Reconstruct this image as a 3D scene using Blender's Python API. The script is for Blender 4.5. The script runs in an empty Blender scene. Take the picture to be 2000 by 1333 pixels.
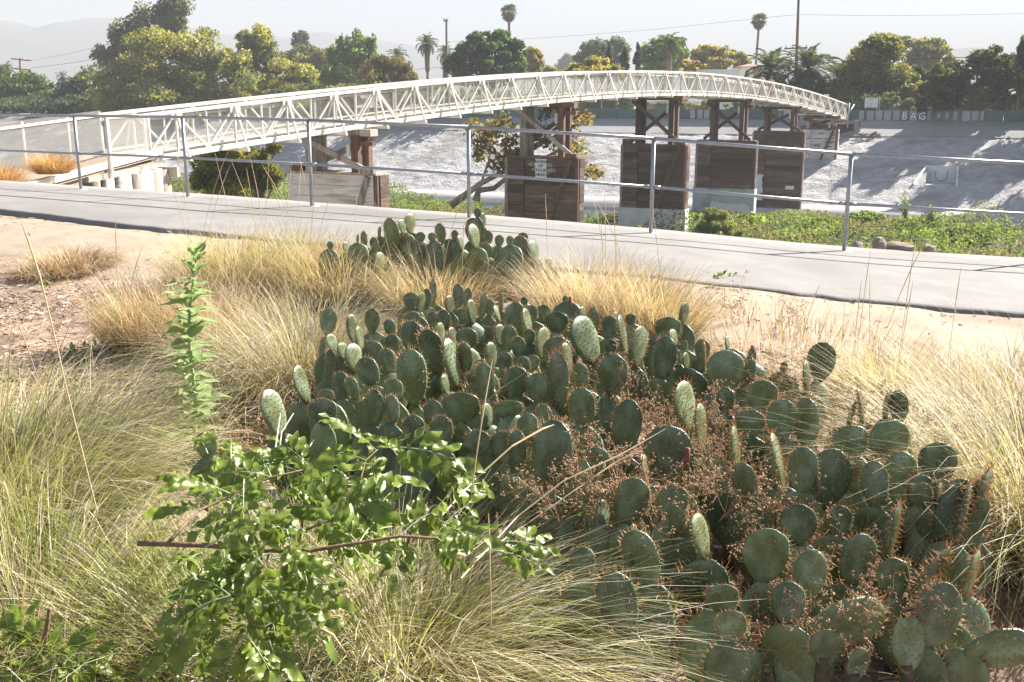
import bpy, bmesh, math, random
import numpy as np
from mathutils import Vector, Matrix, Euler
rng = np.random.default_rng(11)
random.seed(11)
S = bpy.context.scene
COL = S.collection
R = math.radians
PI = math.pi

# ------------------------------------------------------------------ camera, light, exposure
CAMH = 1.65
PITCH = math.atan(476.5 / 2000.0)
cd = bpy.data.cameras.new('camera')
cam = bpy.data.objects.new('camera', cd)
COL.objects.link(cam)
cam.location = (0, 0, CAMH)
cam.rotation_euler = (PI / 2 - PITCH, 0, 0)
cd.sensor_width = 36
cd.lens = 36
cd.clip_start = 0.05
cd.clip_end = 20000
S.camera = cam

SUN_EL = R(37.5)
SUN_AZ = R(54)          # to the right of straight ahead (+Y)
SUND = Vector((math.sin(SUN_AZ) * math.cos(SUN_EL), math.cos(SUN_AZ) * math.cos(SUN_EL), math.sin(SUN_EL)))
w = bpy.data.worlds.new('World')
S.world = w
w.use_nodes = True
nt = w.node_tree
bg = nt.nodes['Background']
sky = nt.nodes.new('ShaderNodeTexSky')
sky.sky_type = 'NISHITA'
sky.sun_disc = False
sky.sun_elevation = SUN_EL
sky.sun_rotation = SUN_AZ
sky.air_density = 0.7
sky.dust_density = 0.5
sky.ozone_density = 0.6
nt.links.new(sky.outputs[0], bg.inputs[0])
bg.inputs[1].default_value = 0.05
sl = bpy.data.lights.new('sun', 'SUN')
sl.energy = 5.0
sl.angle = R(0.53)
sl.color = (1.0, 0.945, 0.86)
so = bpy.data.objects.new('sun', sl)
COL.objects.link(so)
so.rotation_euler = SUND.to_track_quat('Z', 'Y').to_euler()
so.location = (30, 15, 40)
S.view_settings.view_transform = 'Standard'
S.view_settings.look = 'None'
S.view_settings.exposure = 2.12
S.view_settings.gamma = 1
S.view_settings.use_curve_mapping = False
S.cycles.max_bounces = 8
S.cycles.diffuse_bounces = 3
S.cycles.transparent_max_bounces = 8
S.cycles.use_denoising = True
S.cycles.volume_bounces = 0

CP, SP = math.cos(PITCH), math.sin(PITCH)


def ray(px, py):
    a = (px - 1000) / 2000.0
    b = (666.5 - py) / 2000.0
    return a, b * SP + CP, b * CP - SP


def at(px, py, Y):
    a, y, z = ray(px, py)
    return Vector((a / y * Y, Y, CAMH + z / y * Y))


def atz(px, py, z):
    a, y, dz = ray(px, py)
    Y = (z - CAMH) / dz * y
    return Vector((a / y * Y, Y, z))


# ------------------------------------------------------------------ helpers
def tag(o, label=None, cat=None, group=None, kind=None):
    if label: o['label'] = label
    if cat: o['category'] = cat
    if group: o['group'] = group
    if kind: o['kind'] = kind
    return o


def thing(name, label, cat, loc=(0, 0, 0), rz=0, group=None):
    o = bpy.data.objects.new(name, None)
    COL.objects.link(o)
    o.location = loc
    o.rotation_euler = (0, 0, rz)
    o.empty_display_size = 0.2
    return tag(o, label, cat, group)


def link(name, me, parent=None, loc=None):
    o = bpy.data.objects.new(name, me)
    COL.objects.link(o)
    if parent is not None:
        o.parent = parent
    if loc is not None:
        o.location = loc
    return o


def npmesh(name, V, F, mat, col=None, smooth=False):
    me = bpy.data.meshes.new(name)
    V = np.asarray(V, dtype=np.float32)
    F = np.asarray(F, dtype=np.int32)
    m, k = F.shape
    me.vertices.add(len(V))
    me.vertices.foreach_set('co', V.ravel())
    me.loops.add(m * k)
    me.loops.foreach_set('vertex_index', F.ravel())
    me.polygons.add(m)
    me.polygons.foreach_set('loop_start', np.arange(0, m * k, k, dtype=np.int32))
    if smooth:
        me.polygons.foreach_set('use_smooth', np.ones(m, dtype=bool))
    me.update(calc_edges=True)
    if col is not None:
        at_ = me.color_attributes.new('col', 'FLOAT_COLOR', 'POINT')
        c4 = np.ones((len(V), 4), dtype=np.float32)
        c4[:, :3] = col
        at_.data.foreach_set('color', c4.ravel())
    if mat is not None:
        me.materials.append(mat)
    return me


class MB:
    def __init__(s):
        s.v = []
        s.f = []

    def add(s, V, F):
        o = len(s.v)
        s.v += [tuple(p) for p in V]
        s.f += [tuple(i + o for i in f) for f in F]
        return s

    def box(s, c, sz, M=None):
        x, y, z = sz[0] / 2, sz[1] / 2, sz[2] / 2
        V = [Vector((i * x, j * y, k * z)) for k in (-1, 1) for j in (-1, 1) for i in (-1, 1)]
        if M is not None:
            V = [M @ p for p in V]
        c = Vector(c)
        return s.add([p + c for p in V], [(0, 2, 3, 1), (4, 5, 7, 6), (0, 1, 5, 4), (2, 6, 7, 3), (0, 4, 6, 2), (1, 3, 7, 5)])

    def bar(s, p, q, wd, hd=None, ref=(0, 0, 1)):
        p, q = Vector(p), Vector(q)
        hd = hd or wd
        d = (q - p)
        L = d.length
        d.normalize()
        r = Vector(ref)
        if abs(d.dot(r)) > 0.98:
            r = Vector((1, 0, 0))
        x = d.cross(r).normalized()
        y = x.cross(d).normalized()
        V = []
        for e in (p, q):
            for (i, j) in ((-1, -1), (1, -1), (1, 1), (-1, 1)):
                V.append(e + x * (i * wd / 2) + y * (j * hd / 2))
        return s.add(V, [(3, 2, 1, 0), (4, 5, 6, 7), (0, 1, 5, 4), (1, 2, 6, 5), (2, 3, 7, 6), (3, 0, 4, 7)])

    def tube(s, pts, rad, n=6, caps=True):
        pts = [Vector(p) for p in pts]
        if not hasattr(rad, '__len__'):
            rad = [rad] * len(pts)
        V = []
        F = []
        px = None
        for i, p in enumerate(pts):
            d = (pts[min(i + 1, len(pts) - 1)] - pts[max(i - 1, 0)])
            if d.length < 1e-9: d = Vector((0, 0, 1))
            d.normalize()
            if px is None:
                r = Vector((0, 0, 1)) if abs(d.z) < 0.9 else Vector((1, 0, 0))
                x = d.cross(r).normalized()
            else:
                x = (px - d * px.dot(d))
                x = x.normalized() if x.length > 1e-6 else d.orthogonal().normalized()
            px = x
            y = d.cross(x)
            for k in range(n):
                a = 2 * PI * k / n
                V.append(p + x * (math.cos(a) * rad[i]) + y * (math.sin(a) * rad[i]))
        for i in range(len(pts) - 1):
            for k in range(n):
                k2 = (k + 1) % n
                F.append((i * n + k, i * n + k2, (i + 1) * n + k2, (i + 1) * n + k))
        if caps:
            F.append(tuple(range(n - 1, -1, -1)))
            F.append(tuple((len(pts) - 1) * n + k for k in range(n)))
        return s.add(V, F)

    def mesh(s, name, mat, smooth=False):
        me = bpy.data.meshes.new(name)
        me.from_pydata(s.v, [], s.f)
        if smooth:
            me.polygons.foreach_set('use_smooth', np.ones(len(me.polygons), dtype=bool))
        me.update()
        if mat: me.materials.append(mat)
        return me

    def build(s, name, mat, parent=None, smooth=False, world=False):
        """world=True: the vertices are world points; make them local to the parent / own origin."""
        if world and parent is not None:
            o = parent.location
            s.v = [(p[0] - o[0], p[1] - o[1], p[2] - o[2]) for p in s.v]
        return link(name, s.mesh(name, mat, smooth), parent)


def own(name, me_b, mat, smooth=False):
    """one-mesh thing: origin moved to the base of its vertices"""
    V = np.array(me_b.v)
    o = Vector((float(V[:, 0].mean()), float(V[:, 1].mean()), float(V[:, 2].min())))
    me_b.v = [(p[0] - o[0], p[1] - o[1], p[2] - o[2]) for p in me_b.v]
    ob = link(name, me_b.mesh(name, mat, smooth))
    ob.location = o
    return ob


# ------------------------------------------------------------------ materials
def M(name, c1, c2=None, scale=4.0, rough=0.8, bump=0.0, bscale=30.0, stretch=None, metal=0.0, spec=0.3, rnd=0.0,
      c3=None, scale3=1.0, lo=0.35, hi=0.65, transl=0.0, bdist=0.02):
    m = bpy.data.materials.new(name)
    m.use_nodes = True
    n = m.node_tree
    L = n.links.new
    P = n.nodes['Principled BSDF']
    P.inputs['Roughness'].default_value = rough
    P.inputs['Metallic'].default_value = metal
    P.inputs['Specular IOR Level'].default_value = spec
    tc = n.nodes.new('ShaderNodeTexCoord')
    src = tc.outputs['Object']
    mp = n.nodes.new('ShaderNodeMapping')
    if stretch: mp.inputs['Scale'].default_value = stretch
    L(src, mp.inputs[0])
    oi = n.nodes.new('ShaderNodeObjectInfo')
    if rnd > 0:
        ad = n.nodes.new('ShaderNodeVectorMath')
        ad.operation = 'MULTIPLY_ADD'
        ad.inputs[1].default_value = (37, 51, 23)
        L(oi.outputs['Random'], ad.inputs[0])
        L(mp.outputs[0], ad.inputs[2])
        vec = ad.outputs[0]
    else:
        vec = mp.outputs[0]
    out = None
    if c2 is not None:
        t = n.nodes.new('ShaderNodeTexNoise')
        t.inputs['Scale'].default_value = scale
        t.inputs['Detail'].default_value = 8
        t.inputs['Roughness'].default_value = 0.62
        L(vec, t.inputs[0])
        mr = n.nodes.new('ShaderNodeMapRange')
        mr.inputs[1].default_value = lo
        mr.inputs[2].default_value = hi
        L(t.outputs[0], mr.inputs[0])
        mx = n.nodes.new('ShaderNodeMix')
        mx.data_type = 'RGBA'
        mx.inputs[6].default_value = (*c1, 1)
        mx.inputs[7].default_value = (*c2, 1)
        L(mr.outputs[0], mx.inputs[0])
        out = mx.outputs[2]
        if c3 is not None:
            t3 = n.nodes.new('ShaderNodeTexNoise')
            t3.inputs['Scale'].default_value = scale3
            t3.inputs['Detail'].default_value = 5
            L(vec, t3.inputs[0])
            m3 = n.nodes.new('ShaderNodeMapRange')
            m3.inputs[1].default_value = 0.52
            m3.inputs[2].default_value = 0.68
            L(t3.outputs[0], m3.inputs[0])
            mx3 = n.nodes.new('ShaderNodeMix')
            mx3.data_type = 'RGBA'
            L(m3.outputs[0], mx3.inputs[0])
            L(out, mx3.inputs[6])
            mx3.inputs[7].default_value = (*c3, 1)
            out = mx3.outputs[2]
    if rnd > 0:
        hv = n.nodes.new('ShaderNodeHueSaturation')
        mr2 = n.nodes.new('ShaderNodeMapRange')
        mr2.inputs[3].default_value = 1 - rnd
        mr2.inputs[4].default_value = 1 + rnd
        L(oi.outputs['Random'], mr2.inputs[0])
        L(mr2.outputs[0], hv.inputs['Value'])
        if out is None:
            hv.inputs['Color'].default_value = (*c1, 1)
        else:
            L(out, hv.inputs['Color'])
        out = hv.outputs[0]
    if out is not None:
        L(out, P.inputs['Base Color'])
    else:
        P.inputs['Base Color'].default_value = (*c1, 1)
    if bump > 0:
        tb = n.nodes.new('ShaderNodeTexNoise')
        tb.inputs['Scale'].default_value = bscale
        tb.inputs['Detail'].default_value = 6
        L(vec, tb.inputs[0])
        b = n.nodes.new('ShaderNodeBump')
        b.inputs['Strength'].default_value = bump
        b.inputs['Distance'].default_value = bdist
        L(tb.outputs[0], b.inputs['Height'])
        L(b.outputs[0], P.inputs['Normal'])
    if transl > 0:
        tr = n.nodes.new('ShaderNodeBsdfTranslucent')
        if out is not None: L(out, tr.inputs[0])
        else: tr.inputs[0].default_value = (*c1, 1)
        ms = n.nodes.new('ShaderNodeMixShader')
        ms.inputs[0].default_value = transl
        L(P.outputs[0], ms.inputs[1])
        L(tr.outputs[0], ms.inputs[2])
        L(ms.outputs[0], n.nodes['Material Output'].inputs[0])
    return m


def MCOL(name, transl=0.4, rough=0.6, spec=0.25, tboost=(1.0, 1.0, 1.0)):
    """leaf / blade material: colour of each leaf from the attribute, light passing through"""
    m = bpy.data.materials.new(name)
    m.use_nodes = True
    n = m.node_tree
    L = n.links.new
    P = n.nodes['Principled BSDF']
    P.inputs['Roughness'].default_value = rough
    P.inputs['Specular IOR Level'].default_value = spec
    a = n.nodes.new('ShaderNodeAttribute')
    a.attribute_name = 'col'
    L(a.outputs[0], P.inputs['Base Color'])
    tr = n.nodes.new('ShaderNodeBsdfTranslucent')
    vm = n.nodes.new('ShaderNodeVectorMath')
    vm.operation = 'MULTIPLY'
    vm.inputs[1].default_value = tboost
    L(a.outputs[0], vm.inputs[0])
    L(vm.outputs[0], tr.inputs[0])
    ms = n.nodes.new('ShaderNodeMixShader')
    ms.inputs[0].default_value = transl
    L(P.outputs[0], ms.inputs[1])
    L(tr.outputs[0], ms.inputs[2])
    L(ms.outputs[0], n.nodes['Material Output'].inputs[0])
    return m


m_ground = M('bed_soil', (0.21, 0.145, 0.10), (0.33, 0.245, 0.18), 9, 0.95, 0.6, 40, c3=(0.13, 0.09, 0.062), scale3=2.5)
m_trail = M('trail_dirt', (0.27, 0.212, 0.152), (0.335, 0.27, 0.205), 3, 0.95, 0.35, 60, c3=(0.22, 0.16, 0.12), scale3=0.9)
m_path = M('worn_asphalt', (0.185, 0.174, 0.165), (0.235, 0.222, 0.21), 2.0, 0.9, 0.4, 160, c3=(0.155, 0.145, 0.135), scale3=0.5, bdist=0.012, rnd=0.001)
m_bank = M('near_bank_dirt', (0.17, 0.145, 0.11), (0.23, 0.20, 0.155), 2, 0.95, 0.5, 12)
m_rock_bank = M('grouted_stone', (0.315, 0.302, 0.295), (0.475, 0.46, 0.45), 1.3, 0.9, 0.9, 5.0, c3=(0.27, 0.25, 0.235), scale3=0.25, bdist=0.12, stretch=(1, 1.5, 1.5))
m_conc = M('concrete', (0.42, 0.40, 0.38), (0.50, 0.48, 0.455), 1.2, 0.9, 0.3, 20, c3=(0.36, 0.34, 0.32), scale3=0.4)
m_crest = M('smooth_concrete', (0.26, 0.25, 0.24), (0.33, 0.32, 0.31), 0.5, 0.9, 0.4, 8, stretch=(0.5, 1, 1))
m_fargr = M('far_ground_dirt', (0.30, 0.25, 0.17), (0.22, 0.20, 0.12), 0.2, 1.0)
m_mtn = M('mountain_scrub', (0.05, 0.06, 0.05), (0.10, 0.095, 0.075), 0.006, 1.0)
m_bedriv = M('river_mud', (0.055, 0.065, 0.03), (0.10, 0.105, 0.055), 0.8, 0.9)
m_galv = M('galvanised_steel', (0.30, 0.31, 0.325), (0.39, 0.40, 0.41), 14, 0.5, 0.1, 60, metal=0.6, spec=0.5)
m_white = M('white_bridge_paint', (0.60, 0.565, 0.50), (0.68, 0.65, 0.595), 2.5, 0.6, 0.15, 20, c3=(0.60, 0.55, 0.47), scale3=1.3)
m_wire = M('white_wire', (0.50, 0.47, 0.41), None, rough=0.6)
m_deck = M('deck_timber', (0.34, 0.31, 0.27), (0.26, 0.235, 0.20), 3, 0.9)
m_brown = M('creosote_timber', (0.062, 0.040, 0.030), (0.14, 0.088, 0.06), 3.2, 0.85, 0.6, 14, stretch=(0.5, 4, 4), rnd=0.5,
            c3=(0.16, 0.12, 0.095), scale3=1.2)
m_post = M('column_timber', (0.06, 0.042, 0.034), (0.13, 0.085, 0.065), 3.2, 0.85, 0.6, 14, stretch=(4, 4, 0.5), rnd=0.3, c3=(0.17, 0.09, 0.06), scale3=1.5)
m_rust = M('rusty_timber', (0.115, 0.066, 0.047), (0.175, 0.10, 0.068), 4, 0.85, 0.4, 20, rnd=0.2)
m_wtim = M('whitewashed_timber', (0.62, 0.60, 0.57), (0.74, 0.73, 0.71), 2.5, 0.85, 0.5, 14, stretch=(0.6, 4, 4), rnd=0.1, c3=(0.42, 0.37, 0.31), scale3=1.4)
m_gtim = M('grey_weathered_timber', (0.27, 0.23, 0.19), (0.40, 0.36, 0.31), 3, 0.85, 0.5, 14, stretch=(4, 4, 0.6), rnd=0.2, c3=(0.14, 0.11, 0.09), scale3=1.4)
m_peel = M('peeling_white_timber', (0.55, 0.53, 0.52), (0.14, 0.10, 0.085), 1.8, 0.85, 0.5, 14, stretch=(0.7, 3, 3), rnd=0.12, lo=0.52, hi=0.62)
m_wconc = M('white_painted_concrete', (0.60, 0.62, 0.62), (0.68, 0.69, 0.68), 1.5, 0.8, 0.2, 15, c3=(0.50, 0.50, 0.48), scale3=0.9)
m_gconc = M('grey_green_concrete', (0.34, 0.39, 0.40), (0.42, 0.47, 0.475), 1.4, 0.8, 0.2, 15, c3=(0.22, 0.22, 0.21), scale3=0.8)
m_green = M('green_wall_paint', (0.08, 0.125, 0.11), (0.115, 0.165, 0.145), 1.5, 0.8, 0.1, 10, rnd=0.12)
m_patch = M('grey_cover_paint', (0.28, 0.29, 0.30), (0.36, 0.37, 0.38), 2, 0.8, rnd=0.12)
m_paper = M('white_sign_face', (0.74, 0.74, 0.74), (0.68, 0.68, 0.68), 3, 0.7)
m_black = M('black_marker', (0.02, 0.02, 0.02), None, rough=0.8)
m_bark = M('brown_bark', (0.09, 0.07, 0.055), (0.17, 0.14, 0.11), 3, 0.95, 0.6, 12, stretch=(3, 3, 0.7))
m_barkp = M('pale_bark', (0.34, 0.30, 0.25), (0.19, 0.16, 0.12), 2.2, 0.9, 0.4, 10, lo=0.42, hi=0.58)
m_cork = M('corky_cactus_stem', (0.075, 0.055, 0.038), (0.14, 0.105, 0.075), 18, 0.95, 0.6, 40)
m_stone = M('brown_rock', (0.22, 0.17, 0.13), (0.34, 0.28, 0.23), 5, 0.9, 0.5, 20)
m_leaf = MCOL('tree_leaves', 0.5, 0.6, 0.2, (1.35, 1.25, 0.65))
m_grass = MCOL('grass_blades', 0.42, 0.55, 0.25, (1.0, 0.95, 0.78))
m_leaflet = M('glossy_green_leaf', (0.165, 0.228, 0.032), (0.225, 0.30, 0.055), 20, 0.28, 0.15, 60, spec=0.6, rnd=0.22, transl=0.5)
m_weedleaf = M('woolly_green_leaf', (0.30, 0.40, 0.14), (0.40, 0.49, 0.24), 20, 0.75, 0.2, 60, rnd=0.18, transl=0.5)
m_weedstem = M('pale_green_stem', (0.30, 0.36, 0.19), (0.38, 0.43, 0.25), 20, 0.8)
m_stem = M('brown_twig', (0.13, 0.08, 0.05), (0.22, 0.14, 0.09), 30, 0.75, 0.3, 60)
m_straw = M('straw_stalk', (0.52, 0.40, 0.24), (0.62, 0.50, 0.33), 30, 0.8, transl=0.2)
m_twigw = M('bleached_twig', (0.42, 0.38, 0.31), (0.52, 0.48, 0.40), 30, 0.8)
m_dry = M('dry_brown_flowers', (0.38, 0.245, 0.145), (0.60, 0.42, 0.27), 25, 0.9, transl=0.3)
m_spine = M('brown_spines', (0.52, 0.29, 0.14), (0.66, 0.42, 0.24), 30, 0.6, transl=0.45)
m_pwood = M('pole_wood', (0.16, 0.11, 0.09), (0.22, 0.16, 0.13), 2, 0.9)
m_cable = M('black_cable', (0.06, 0.06, 0.065), None, rough=0.7)
m_stucco = M('cream_stucco', (0.58, 0.54, 0.46), (0.64, 0.60, 0.52), 2, 0.9)
m_hwhite = M('white_house_paint', (0.66, 0.68, 0.72), (0.72, 0.74, 0.77), 1, 0.8)
m_tile = M('red_roof_tile', (0.36, 0.15, 0.10), (0.45, 0.20, 0.14), 4, 0.8, 0.5, 8)
m_shingle = M('dark_shingle', (0.10, 0.10, 0.115), (0.15, 0.15, 0.165), 3, 0.9)
m_brick = M('brown_house_wall', (0.30, 0.20, 0.14), (0.36, 0.25, 0.18), 2, 0.9)
m_glass = M('dark_window_glass', (0.03, 0.035, 0.04), None, rough=0.1, spec=0.6)
m_cut = M('chain_link_post_paint', (0.66, 0.62, 0.56), (0.74, 0.71, 0.66), 6, 0.6)
m_skin = M('skin', (0.45, 0.27, 0.20), None, rough=0.6)
m_hair = M('dark_hair', (0.05, 0.035, 0.03), None, rough=0.7)
m_shirtw = M('pale_shirt', (0.62, 0.62, 0.64), None, rough=0.9)
m_shirtr = M('pink_shirt', (0.50, 0.20, 0.18), None, rough=0.9)


def pad_mat():
    m = bpy.data.materials.new('cactus_skin')
    m.use_nodes = True
    n = m.node_tree
    L = n.links.new
    P = n.nodes['Principled BSDF']
    tc = n.nodes.new('ShaderNodeTexCoord')
    oi = n.nodes.new('ShaderNodeObjectInfo')
    ad = n.nodes.new('ShaderNodeVectorMath')
    ad.operation = 'MULTIPLY_ADD'
    ad.inputs[1].default_value = (31, 17, 43)
    L(oi.outputs['Random'], ad.inputs[0])
    L(tc.outputs['Object'], ad.inputs[2])

    def noise(sc, det, lo, hi):
        t = n.nodes.new('ShaderNodeTexNoise')
        t.inputs['Scale'].default_value = sc
        t.inputs['Detail'].default_value = det
        L(ad.outputs[0], t.inputs[0])
        r = n.nodes.new('ShaderNodeMapRange')
        r.inputs[1].default_value = lo
        r.inputs[2].default_value = hi
        L(t.outputs[0], r.inputs[0])
        return r.outputs[0], t.outputs[0]

    def mix(f, a, b):
        x = n.nodes.new('ShaderNodeMix')
        x.data_type = 'RGBA'
        if hasattr(f, 'links'): L(f, x.inputs[0])
        else: x.inputs[0].default_value = f
        for i, c in ((6, a), (7, b)):
            if hasattr(c, 'links'): L(c, x.inputs[i])
            else: x.inputs[i].default_value = (*c, 1)
        return x.outputs[2]
    f1, _ = noise(2.2, 4, 0.42, 0.70)
    f2, _ = noise(9.0, 7, 0.60, 0.72)
    f3, t3 = noise(40.0, 4, 0.3, 0.7)
    base = mix(oi.outputs['Random'], (0.060, 0.100, 0.040), (0.108, 0.135, 0.052))
    c = mix(f1, base, (0.205, 0.27, 0.165))
    c = mix(f2, c, (0.17, 0.14, 0.075))
    hs = n.nodes.new('ShaderNodeHueSaturation')
    L(c, hs.inputs['Color'])
    mr = n.nodes.new('ShaderNodeMapRange')
    mr.inputs[3].default_value = 0.75
    mr.inputs[4].default_value = 1.2
    L(oi.outputs['Random'], mr.inputs[0])
    L(mr.outputs[0], hs.inputs['Value'])
    L(hs.outputs[0], P.inputs['Base Color'])
    P.inputs['Roughness'].default_value = 0.36
    P.inputs['Specular IOR Level'].default_value = 0.45
    b = n.nodes.new('ShaderNodeBump')
    b.inputs['Strength'].default_value = 0.25
    b.inputs['Distance'].default_value = 0.01
    L(t3, b.inputs['Height'])
    L(b.outputs[0], P.inputs['Normal'])
    return m


m_pad = pad_mat()

mw = bpy.data.materials.new('river_water')
mw.use_nodes = True
_n = mw.node_tree
_P = _n.nodes['Principled BSDF']
_P.inputs['Base Color'].default_value = (0.07, 0.075, 0.07, 1)
_P.inputs['Roughness'].default_value = 0.12
_t = _n.nodes.new('ShaderNodeTexNoise')
_t.inputs['Scale'].default_value = 2.2
_t.inputs['Detail'].default_value = 6
_tc = _n.nodes.new('ShaderNodeTexCoord')
_n.links.new(_tc.outputs['Object'], _t.inputs[0])
_b = _n.nodes.new('ShaderNodeBump')
_b.inputs['Strength'].default_value = 0.8
_b.inputs['Distance'].default_value = 0.25
_n.links.new(_t.outputs[0], _b.inputs['Height'])
_n.links.new(_b.outputs[0], _P.inputs['Normal'])

# ------------------------------------------------------------------ terrain functions
FX = np.array([-60, -12, -9.2, -6.62, -4.63, -2.55, -0.54, 1.65, 3.85, 6.2, 9.0, 14, 60])
FY = np.array([39, 19.3, 17.5, 15.83, 14.55, 13.35, 12.65, 12.1, 11.75, 11.45, 11.2, 10.6, -5])
FZ = np.array([0.3, 0.25, 0.26, 0.274, 0.285, 0.265, 0.20, 0.086, -0.088, -0.19, -0.25, -0.3, -0.6])
_fx = np.linspace(-60, 60, 1201)


def _sm(a, k=8):
    p = np.pad(a, k, mode='edge')
    return np.convolve(p, np.ones(2 * k + 1) / (2 * k + 1), 'valid')


_fy = _sm(np.interp(_fx, FX, FY))
_fz = _sm(np.interp(_fx, FX, FZ))
_fc = 1 / np.sqrt(1 + np.gradient(_fy, _fx) ** 2)


def yf(x): return np.interp(x, _fx, _fy)
def zf(x): return np.interp(x, _fx, _fz)
def cf(x): return np.interp(x, _fx, _fc)
def sstep(a, b, x):
    t = np.clip((x - a) / (b - a), 0, 1)
    return t * t * (3 - 2 * t)


def vnoise(x, y, sc, seed=0):
    """cheap smooth 2-D value noise, 0..1"""
    x = np.asarray(x, float) * sc + seed * 17.3
    y = np.asarray(y, float) * sc + seed * 9.1
    xi, yi = np.floor(x), np.floor(y)
    fx, fy = x - xi, y - yi
    fx = fx * fx * (3 - 2 * fx)
    fy = fy * fy * (3 - 2 * fy)

    def h(i, j):
        v = np.sin(i * 127.1 + j * 311.7 + seed * 3.7) * 43758.5453
        return v - np.floor(v)
    return (h(xi, yi) * (1 - fx) + h(xi + 1, yi) * fx) * (1 - fy) + (h(xi, yi + 1) * (1 - fx) + h(xi + 1, yi + 1) * fx) * fy


def pwk(x): return np.interp(x, [-10, -4.5, 0.5, 4, 8], [2.2, 2.4, 2.85, 3.15, 3.2]) / 2.95


def sd(x, y):
    s = (yf(x) - y) * cf(x)
    return np.where(s > 0, s / pwk(x), s)


PW = 2.95   # path width


def zg(x, y):
    x = np.asarray(x, float)
    y = np.asarray(y, float)
    s = sd(x, y)
    zp = zf(x)
    bed = 0.05 * (vnoise(x, y, 0.9, 1) - 0.5) + 0.03 * (vnoise(x, y, 3.1, 2) - 0.5)
    rough = 0.012 * (vnoise(x, y, 9, 3) - 0.5) + 0.02 * (vnoise(x, y, 2, 4) - 0.5)
    return zp - 0.075 + rough + (bed + 0.075 - zp) * sstep(PW + 0.3, PW + 4.2, s)


def gz(x, y): return float(zg(x, y))


def gridmesh(name, P, mat, smooth=True, mask=None):
    """P: (n, m, 3) array of points"""
    n, m_ = P.shape[:2]
    idx = np.arange(n * m_).reshape(n, m_)
    F = np.stack([idx[:-1, :-1], idx[1:, :-1], idx[1:, 1:], idx[:-1, 1:]], -1)
    if mask is not None:
        F = F[mask]
    F = F.reshape(-1, 4)
    me = npmesh(name, P.reshape(-1, 3), F, mat, smooth=smooth)
    return link(name, me)


def curvepts(xs, ss, zfun):
    X, SN = np.meshgrid(xs, ss, indexing='ij')
    SS = np.where(SN > 0, SN * pwk(X), SN)
    # offset along the curve normal
    sl = np.gradient(_fy, _fx)
    g = np.interp(X, _fx, sl)
    c = 1 / np.sqrt(1 + g * g)
    PX = X + SS * g * c
    PY = yf(X) - SS * c
    return PX, PY, zfun(X, SN, PX, PY)


xs_f = np.concatenate([np.linspace(-60, -14, 24), np.linspace(-13.9, 13.9, 250), np.linspace(14, 58, 24)])
# bed and trail in one sheet of soil: trail is a separate strip lying 4 mm proud of it
ss_f = np.concatenate([np.linspace(-0.3, 3.2, 12), np.linspace(3.25, 13.5, 120), np.linspace(14, 80, 20)])
PX, PY, PZ = curvepts(xs_f, ss_f, lambda X, s, x, y: zg(x, y) - 0.02 * ((s > 0.1) & (s < 2.7)))
g = gridmesh('ground', np.stack([PX, PY, PZ], -1), m_ground)
tag(g, 'brown mulched soil of the planting bed', None, None, 'structure')
ss_t = np.linspace(PW - 0.2, PW + 2.6, 40)
xs_t = np.linspace(-40, 40, 500)


def ztrail(X, s, x, y):
    edge = PW + 1.9 + 0.8 * vnoise(X, X * 0 + 1, 0.5, 5)
    return zg(x, y) + 0.012 - 0.05 * sstep(edge - 0.25, edge + 0.1, s)


PX, PY, PZ = curvepts(xs_t, ss_t, ztrail)
g = gridmesh('dirt_trail', np.stack([PX, PY, PZ], -1), m_trail)
tag(g, 'tan packed dirt strip beside the paved path', None, None, 'structure')
# paved path: slab with a ragged near edge
xs_p = np.concatenate([np.linspace(-58, -14, 40), np.linspace(-13.8, 13.8, 560), np.linspace(14, 56, 40)])
jag = 0.08 * (vnoise(xs_p, xs_p * 0, 1.3, 6) - 0.5) + 0.09 * (vnoise(xs_p, xs_p * 0, 6, 7) - 0.5)
prof = [(-0.5, -0.2), (-0.5, -0.012), (-0.05, 0.0), (0.6, 0.004), (1.4, 0.01), (2.2, 0.006), (2.85, -0.004), (2.95, -0.012), (2.97, -0.15)]
sl = np.gradient(_fy, _fx)
gg = np.interp(xs_p, _fx, sl)
cc = 1 / np.sqrt(1 + gg * gg)
P = np.zeros((len(xs_p), len(prof), 3))
for j, (s0, dz) in enumerate(prof):
    s_ = s0 + (jag if s0 > 2.5 else (0.4 * jag if s0 < 0 else 0))
    if s0 > 0: s_ = s_ * pwk(xs_p)
    P[:, j, 0] = xs_p + s_ * gg * cc
    P[:, j, 1] = yf(xs_p) - s_ * cc
    P[:, j, 2] = zf(xs_p) + dz
g = gridmesh('cycle_path', P, m_path, smooth=False)
tag(g, 'pale worn paved path running past the railing', None, None, 'structure')
# near bank, sloping down to the river
ss_b = np.linspace(-0.42, -22, 60)
xs_b = np.linspace(-58, 56, 160)
PX, PY, PZ = curvepts(xs_b, ss_b, lambda X, s, x, y: np.maximum(zf(X) - 0.06 + np.minimum(0, (s + 0.75)) * 0.52, -7.6) + 0.1 * (vnoise(x, y, 0.8, 3) - 0.5) * (s < -1))
g = gridmesh('near_bank', np.stack([PX, PY, PZ], -1), m_bank)
tag(g, 'near bank slope of the river', None, None, 'structure')

# ------------------------------------------------------------------ river and far bank, in flow coordinates
FO = np.array([21.15, 79.25])
FV = np.array([0.92, -0.392]) / math.hypot(0.92, 0.392)     # along the flow, to the right
FU = np.array([-FV[1], FV[0]])                               # across, away from the camera
BW = 13.3      # horizontal width of far bank slope
ZT, ZR = -0.35, -6.35


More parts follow.
